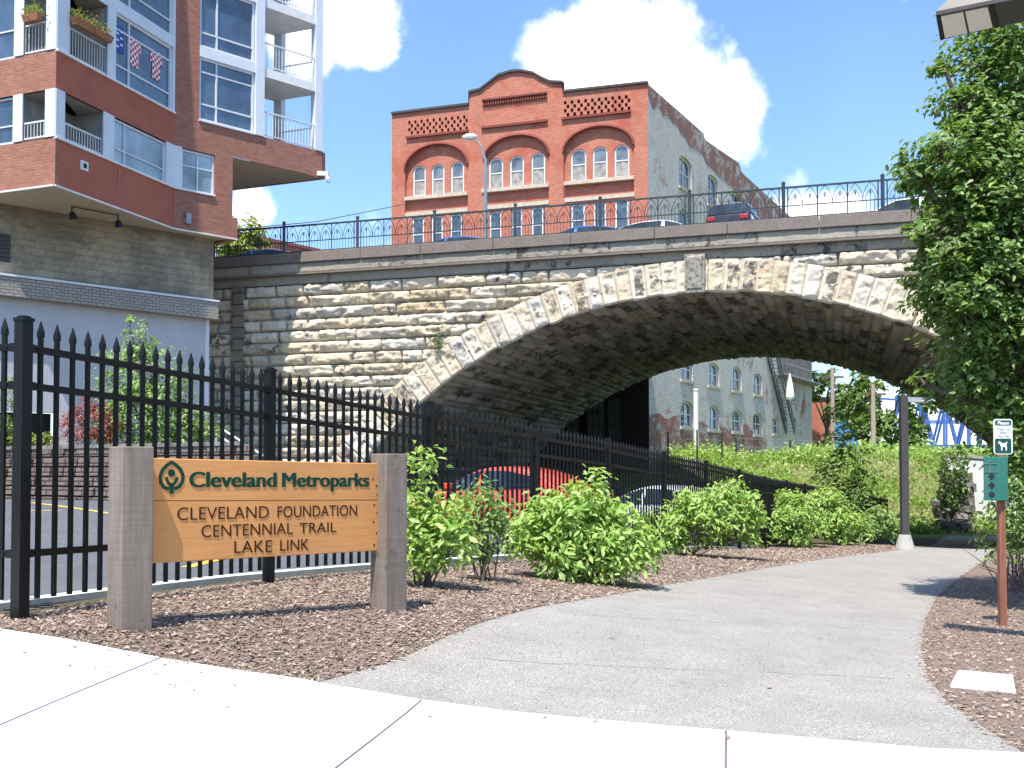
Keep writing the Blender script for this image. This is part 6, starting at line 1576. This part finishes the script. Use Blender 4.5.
# rubble outcrop with creepers: many separate stones in one heap
rb = MB(); rr2 = random.Random(5)
for i in range(170):
    px = rr2.uniform(942, 966) - (0 if i % 3 else 3); f = rr2.random(); py = 530 - f * 58; Y = 50.2 + f * 1.2 + rr2.uniform(-.3, .3)
    if py < 500 and px < 946 + rr2.uniform(-3, 5): continue
    c = at(px, py, Y); s = rr2.uniform(.16, .42); k = len(rb.v)
    for (x, y, z) in ((-1,-1,-1),(1,-1,-1),(1,1,-1),(-1,1,-1),(-1,-1,1),(1,-1,1),(1,1,1),(-1,1,1)): rb.v.append((c.x + x*s*rr2.uniform(.6, 1.3), c.y + y*s*rr2.uniform(.6, 1.2), c.z + z*s*.6*rr2.uniform(.5, 1.1)))
    rb.f += [tuple(k + q for q in f_) for f_ in ((3,2,1,0),(4,5,6,7),(0,1,5,4),(1,2,6,5),(2,3,7,6),(3,0,4,7))]; rb.m += [0]*6
rbo = thing('rubble_outcrop', 'grey rubble stone outcrop with creepers beside the pale wall', 'rocks', at(960, 530, 50))
rb.build('stones', M['rubble'], rbo)
P = np.array([tuple(at(R.uniform(940, 968), R.uniform(450, 510), R.uniform(49.6, 51.4))) for _ in range(900)]); leaf_cloud('creeper', P, .22, M['leaf_far'], rbo)
# ---------------------------------------------------------------- grass slope
pts = np.stack([NR.uniform(-8, 42, 150000), NR.uniform(46, 72, 150000)], 1)
w = (pts[:, 0] - O_.x) * EW.x + (pts[:, 1] - O_.y) * EW.y; pxs = 512 + F * pts[:, 0] / pts[:, 1]
dens = noise_v = np.array([noise.noise(Vector((x * .35, y * .35, 0))) for x, y in pts])
sidew = (pts[:, 0] - CR.x) * WS.n.x + (pts[:, 1] - CR.y) * WS.n.y
keep = (w > 22) & (w < 38) & (pxs > 630) & (pxs < 990) & (sidew > .3) & (NR.rand(len(pts)) < .55 + .9 * dens)
pts = pts[keep][:56000]; n = len(pts); Z = H(pts[:, 0], pts[:, 1])
ww = w[keep][:56000]; dn = dens[keep][:56000]
def blades(name, x, y, z, hgt, wd, mat, label):
    n = len(x); a = NR.rand(n) * 6.283; lean = NR.randn(n, 2) * .45
    b = np.stack([x, y, z - .03], 1); s = np.stack([np.cos(a), np.sin(a), np.zeros(n)], 1) * wd[:, None] / 2
    m_ = b + np.stack([lean[:, 0] * hgt * .3, lean[:, 1] * hgt * .3, hgt * .6], 1); t_ = b + np.stack([lean[:, 0] * hgt, lean[:, 1] * hgt, hgt], 1)
    V = np.stack([b - s, b + s, m_ + s * .8, m_ - s * .8, t_], 1).reshape(-1, 3); k = np.arange(n)[:, None] * 5
    Fq = np.concatenate([k + [[0, 1, 2, 3]], k + [[3, 2, 4, 4]]], 0)
    me_v = V; o = bpy.data.meshes.new(name); o.from_pydata(V.tolist(), [], (k + [[0, 1, 2, 3]]).tolist() + (k + [[3, 2, 4]]).tolist()); o.materials.append(mat)
    ob = bpy.data.objects.new(name, o); COL.objects.link(ob); tag(ob, label, 'grass', kind='stuff'); return ob
hg = (.16 + .28 * NR.rand(n)) * (1 + .9 * np.clip(dn, -.3, 1)); dry = (dn < -.02) & (ww > 22) & (ww < 32)
blades('grass', pts[~dry, 0], pts[~dry, 1], Z[~dry], hg[~dry], .07 + .10 * NR.rand((~dry).sum()), M['grass'], 'tall bright green weeds covering the slope beyond the arch')
blades('grass', pts[dry, 0], pts[dry, 1], Z[dry], hg[dry] * .8, .05 + .06 * NR.rand(dry.sum()), M['grass_dry'], 'drier pale grass patches on the slope beyond the arch')
# leafy weeds on top of the slope along the building
sel = NR.rand(n) < np.where(dn > .12, .34, .05); P = np.stack([pts[sel, 0], pts[sel, 1], Z[sel] + NR.rand(sel.sum()) * .4 * (1 + np.clip(dn[sel], -.2, 1))], 1)
o = leaf_cloud('weeds', np.repeat(P, 3, 0) + NR.randn(len(P) * 3, 3) * .22, .26, M['leaf_yel'].copy()); o.data.materials[0] = M['leaf_shrub']; tag(o, 'leafy weeds growing among the grass on the slope', 'weeds', kind='stuff')
# wire fence along the slope top
wf = thing('wire_fence', 'thin wire fence with dark posts on the grassy slope under the arch', 'fence', Vector((12, 58, 2)))
pp = []
for px, pyt, Y in ((668, 432, 60), (697, 430, 61), (722, 432, 62), (736, 438, 62.5), (790, 440, 63.5), (850, 442, 65)): 
    p = at(px, pyt, Y); pp.append(p); m = MB(); m.tube([(p.x, p.y, h(p.x, p.y) - .1), p], .05, 6); m.build('fence_post', M['iron'], wf)
m = MB()
for a, b in zip(pp[:-1], pp[1:]):
    for q in (0.02, .5, 1.0): m.tube([a - Vector((0, 0, q)), b - Vector((0, 0, q))], .013, 4)
m.build('wire', M['steel'], wf)
# young tree and small plant growing from the spandrel
u, z = BW.hit(439, 345); c = BW.p(u, z, .1); t = thing('wall_plant', 'small weed growing out of the stone joint above the arch ring', 'plant', c)
P = np.array(c)[None] + NR.randn(170, 3) * [.10, .07, .26] + [0, -.05, .08]; leaf_cloud('foliage', P, .08, M['leaf_far'], t); m = MB(); m.tube([c - Vector((0, 0, .25)), c + Vector((0, -.05, .3))], [.012, .004], 4); m.build('stem', M['bark'], t)
# ---------------------------------------------------------------- retaining wall, plants and steps at the left
qa = at(-30, 470, 25.2); qb = at(112, 470, 22.4); Wq = Wall((qa.x, qa.y), (qb.x - qa.x, qb.y - qa.y)); Lq = Wq.u(232, 470)
bw_ = thing('block_wall', 'low retaining wall of rough blocks behind the parking lot', 'wall', Wq.p(0, .5)); 
m = MB(); zt = Wq.hit(60, 447)[1]; rr3 = random.Random(3); nC = 6; chh = (zt - .55) / nC
for r_ in range(nC):
    u = -9 + rr3.random() * .3
    while u < Lq:
        L_ = .42; o_ = rr3.uniform(-.02, .03) - r_ * .05; z0 = .55 + r_ * chh
        m.hexa([Wq.p(u + .008, z0 + .006, -.35), Wq.p(u + L_ - .008, z0 + .006, -.35), Wq.p(u + L_ - .03, z0 + .02, o_), Wq.p(u + .03, z0 + .02, o_)], [Wq.p(u + .008, z0 + chh - .006, -.35), Wq.p(u + L_ - .008, z0 + chh - .006, -.35), Wq.p(u + L_ - .02, z0 + chh - .03, o_ - .02), Wq.p(u + .02, z0 + chh - .03, o_ - .02)])
        u += L_
m.build('block', M['block'], bw_)
m = MB(); m.wbox(Wq, -9, Lq, .5, zt - .02, -.6, -.34); m.wbox(Wq, -9, Lq, zt - .03, zt + .05, -.42, -.24); m.build('wall_cap', M['rubble'], bw_)
bd = MB(); q = [Wq.p(-9, 0, -.55), Wq.p(Lq, 0, -.55), Vector((-8.9, 31.5, 0)), Vector((-16.5, 27.5, 0))]; bd.quad(*[(p.x, p.y, zt - .08) for p in q]); o = bd.build('planting_bed', M['mulch']); o['kind'] = 'structure'
def plantW(name, lb, px, py, Y, blobs, n, size, mat, cat='shrub', stems=6, sm_='bark'):
    p = at(px, py, Y); shrub(name, lb, Vector((p.x, p.y, zt - .08)), [(a, b, r, Y + dy) for a, b, r, dy in blobs], n, size, mat, stems, None, cat, sm_)
plantW('barberry', 'red leaved barberry bush above the block retaining wall', 85, 440, 24.6, [(75, 425, .35, 0), (92, 415, .45, 0), (108, 425, .4, .1), (85, 435, .35, -.2), (70, 440, .25, 0), (100, 440, .35, 0)], 2200, .075, M['leaf_red'])
tree('young_tree', 'green young tree in front of the ribbed grey garage wall', Vector((at(145, 440, 25.5).x, 25.5, zt)), [(at(a, b, 25.5 + dy), r) for a, b, r, dy in ((135, 345, .5, 0), (128, 365, .6, 0), (150, 380, .8, 0), (120, 395, .7, .2), (165, 400, .8, 0), (140, 420, 1.0, 0), (180, 425, .7, .2), (205, 430, .5, 0), (110, 430, .5, 0), (130, 325, .22, 0), (190, 450, .6, 0), (160, 450, .8, 0))], 9000, .10, M['leaf_small'], trunk_r=.06, per=20, jitter=.5)
plantW('yellow_shrub', 'yellow green ground plant on top of the retaining wall', 32, 440, 24.6, [(28, 440, .22, 0), (42, 442, .22, 0), (50, 440, .15, 0), (18, 442, .2, 0)], 700, .07, M['leaf_yel'])
plantW('shrub', 'dark red and green shrub at the far left behind the fence', 5, 420, 25.6, [(3, 400, .5, 0), (-8, 430, .5, 0), (8, 385, .35, 0), (2, 430, .4, 0)], 1300, .08, M['leaf_small'])
# stair with white handrails between garage and bridge
stt = thing('outdoor_stair', 'concrete steps with pale handrails between the garage wall and the bridge', 'stair', Vector((at(250, 460, 29.5).x, 29.5, .5)))
m = MB(); A_ = at(225, 432, 30.5); B_ = at(285, 478, 28.5)
for k in range(10):
    c = B_ + (A_ - B_) * (k / 10); m.box((c.x - .25, c.y - .9, 0.2), (c.x + .35, c.y + .9, c.z - .7 + 0))
m.build('step', M['conc_grey'], stt)
for off in (Vector((0, -.9, 0)), Vector((0, .9, 0))):
    m = MB()
    for dz_ in (0, -.42): m.tube([A_ + off + Vector((-.3, 0, dz_ + .1)), B_ + off + Vector((0, 0, dz_ + .1)), ], .032, 7)
    for k in range(4): c = A_ + off + (B_ - A_) * k / 3 + Vector((0, 0, .1)); m.tube([c, c - Vector((0, 0, 1.0))], .032, 7)
    m.build('handrail', M['rail_white'], stt)
# ---------------------------------------------------------------- light, sky, camera
LD = Vector((.172, .43, -1)).normalized(); SD = -LD
sun = bpy.data.lights.new('sun', 'SUN'); sun.energy = SUN_E; sun.angle = math.radians(.53); sun.color = (1, .93, .83)
so = bpy.data.objects.new('sun', sun); COL.objects.link(so); so.rotation_euler = LD.to_track_quat('-Z', 'Y').to_euler(); so.location = (-10, -20, 40)
wld = bpy.data.worlds.new('World'); scene.world = wld; wld.use_nodes = True; nt = wld.node_tree; T = NT(nt); bg = nt.nodes['Background']
sky = T.n('ShaderNodeTexSky', sky_type='NISHITA'); sky.sun_disc = False; sky.sun_elevation = math.asin(SD.z); sky.sun_rotation = math.atan2(SD.x, SD.y) % (2 * math.pi)
sky.air_density = 1.0; sky.dust_density = .8; sky.ozone_density = 3.0; sky.altitude = 200
gen = T.n('ShaderNodeTexCoord').outputs['Generated']
nrm = T.n('ShaderNodeVectorMath', operation='NORMALIZE'); T.l(gen, nrm.inputs[0])
n1 = T.n('ShaderNodeTexNoise'); n1.inputs['Scale'].default_value = 9; n1.inputs['Detail'].default_value = 9; n1.inputs['Roughness'].default_value = .6; T.l(nrm.outputs[0], n1.inputs['Vector'])
n2 = T.n('ShaderNodeTexNoise'); n2.inputs['Scale'].default_value = 3.0; n2.inputs['Detail'].default_value = 5; T.l(nrm.outputs[0], n2.inputs['Vector'])
def d_(px, py): return ray(px, py).normalized()
blobs = [(605, 90, 80), (660, 108, 72), (560, 60, 50), (600, 40, 48), (722, 115, 46), (650, 60, 50), (690, 150, 44), (545, 85, 30), (342, 18, 46), (372, 44, 24), (305, 45, 34), (250, 208, 32), (205, 205, 40),
         (800, 235, 30), (835, 240, 34), (770, 235, 30), (50, -60, 130), (900, 250, 26), (100, 230, 120), (1300, 60, 160), (-300, 0, 200), (600, -420, 160), (860, 420, 50), (955, 420, 60)]
acc = None
for px, py, r in blobs:
    v = T.n('ShaderNodeVectorMath', operation='DISTANCE'); T.l(nrm.outputs[0], v.inputs[0]); v.inputs[1].default_value = d_(px, py)
    mr = T.n('ShaderNodeMapRange'); T.l(v.outputs['Value'], mr.inputs['Value']); mr.inputs['From Min'].default_value = 0; mr.inputs['From Max'].default_value = 1.45 * r / F; mr.inputs['To Min'].default_value = 1; mr.inputs['To Max'].default_value = 0
    if acc is None: acc = mr.outputs[0]
    else: mx = T.n('ShaderNodeMath', operation='MAXIMUM'); T.l(acc, mx.inputs[0]); T.l(mr.outputs[0], mx.inputs[1]); acc = mx.outputs[0]
def madd(a, k, b):
    m = T.n('ShaderNodeMath', operation='MULTIPLY_ADD'); T.l(a, m.inputs[0]); m.inputs[1].default_value = k
    if isinstance(b, float): m.inputs[2].default_value = b
    else: T.l(b, m.inputs[2])
    return m.outputs[0]
val = madd(n1.outputs['Fac'], 2.1, madd(acc, 1.1, -1.05))
mk = T.n('ShaderNodeMapRange', interpolation_type='SMOOTHSTEP'); T.l(val, mk.inputs['Value']); mk.inputs['From Min'].default_value = .22; mk.inputs['From Max'].default_value = .70
wisp = T.n('ShaderNodeMapRange', interpolation_type='SMOOTHSTEP'); T.l(n2.outputs['Fac'], wisp.inputs['Value']); wisp.inputs['From Min'].default_value = .42; wisp.inputs['From Max'].default_value = .8; wisp.inputs['To Max'].default_value = .05
tot = T.n('ShaderNodeMath', operation='MAXIMUM'); T.l(mk.outputs[0], tot.inputs[0]); T.l(wisp.outputs[0], tot.inputs[1])
tint = mix(T, 1.0, sky.outputs[0], SKY_TINT, 'MULTIPLY')
shade = ramp(T, n1.outputs['Fac'], [(.3, (CLOUD*.66, CLOUD*.71, CLOUD*.80)), (.55, (CLOUD, CLOUD, CLOUD*1.02))])
sc2 = mix(T, tot.outputs[0], tint, (1, 1, 1)); 
mcl = T.n('ShaderNodeMix', data_type='RGBA'); mcl.clamp_result = False; T.l(tot.outputs[0], mcl.inputs[0]); T.l(tint, mcl.inputs[6])
vm = T.n('ShaderNodeVectorMath', operation='SCALE'); T.l(shade, vm.inputs[0]); vm.inputs['Scale'].default_value = CLOUD_S; T.l(vm.outputs[0], mcl.inputs[7])
T.l(mcl.outputs[2], bg.inputs['Color']); bg.inputs['Strength'].default_value = SKY_S
cam = bpy.data.cameras.new('camera'); co = bpy.data.objects.new('camera', cam); COL.objects.link(co); co.location = EYE; co.rotation_euler = (math.radians(90) + PITCH, 0, 0)
cam.sensor_width = 36; cam.lens = F / 1024 * 36; cam.shift_y = (CY - 384) / 1024; cam.clip_end = 5000; cam.clip_start = .05; scene.camera = co
scene.render.engine = 'CYCLES'; scene.render.resolution_x = 1024; scene.render.resolution_y = 768
scene.view_settings.view_transform = 'Standard'; scene.view_settings.look = 'None'; scene.view_settings.exposure = EXPO; scene.view_settings.gamma = 1
scene.cycles.max_bounces = 7; scene.cycles.diffuse_bounces = 4
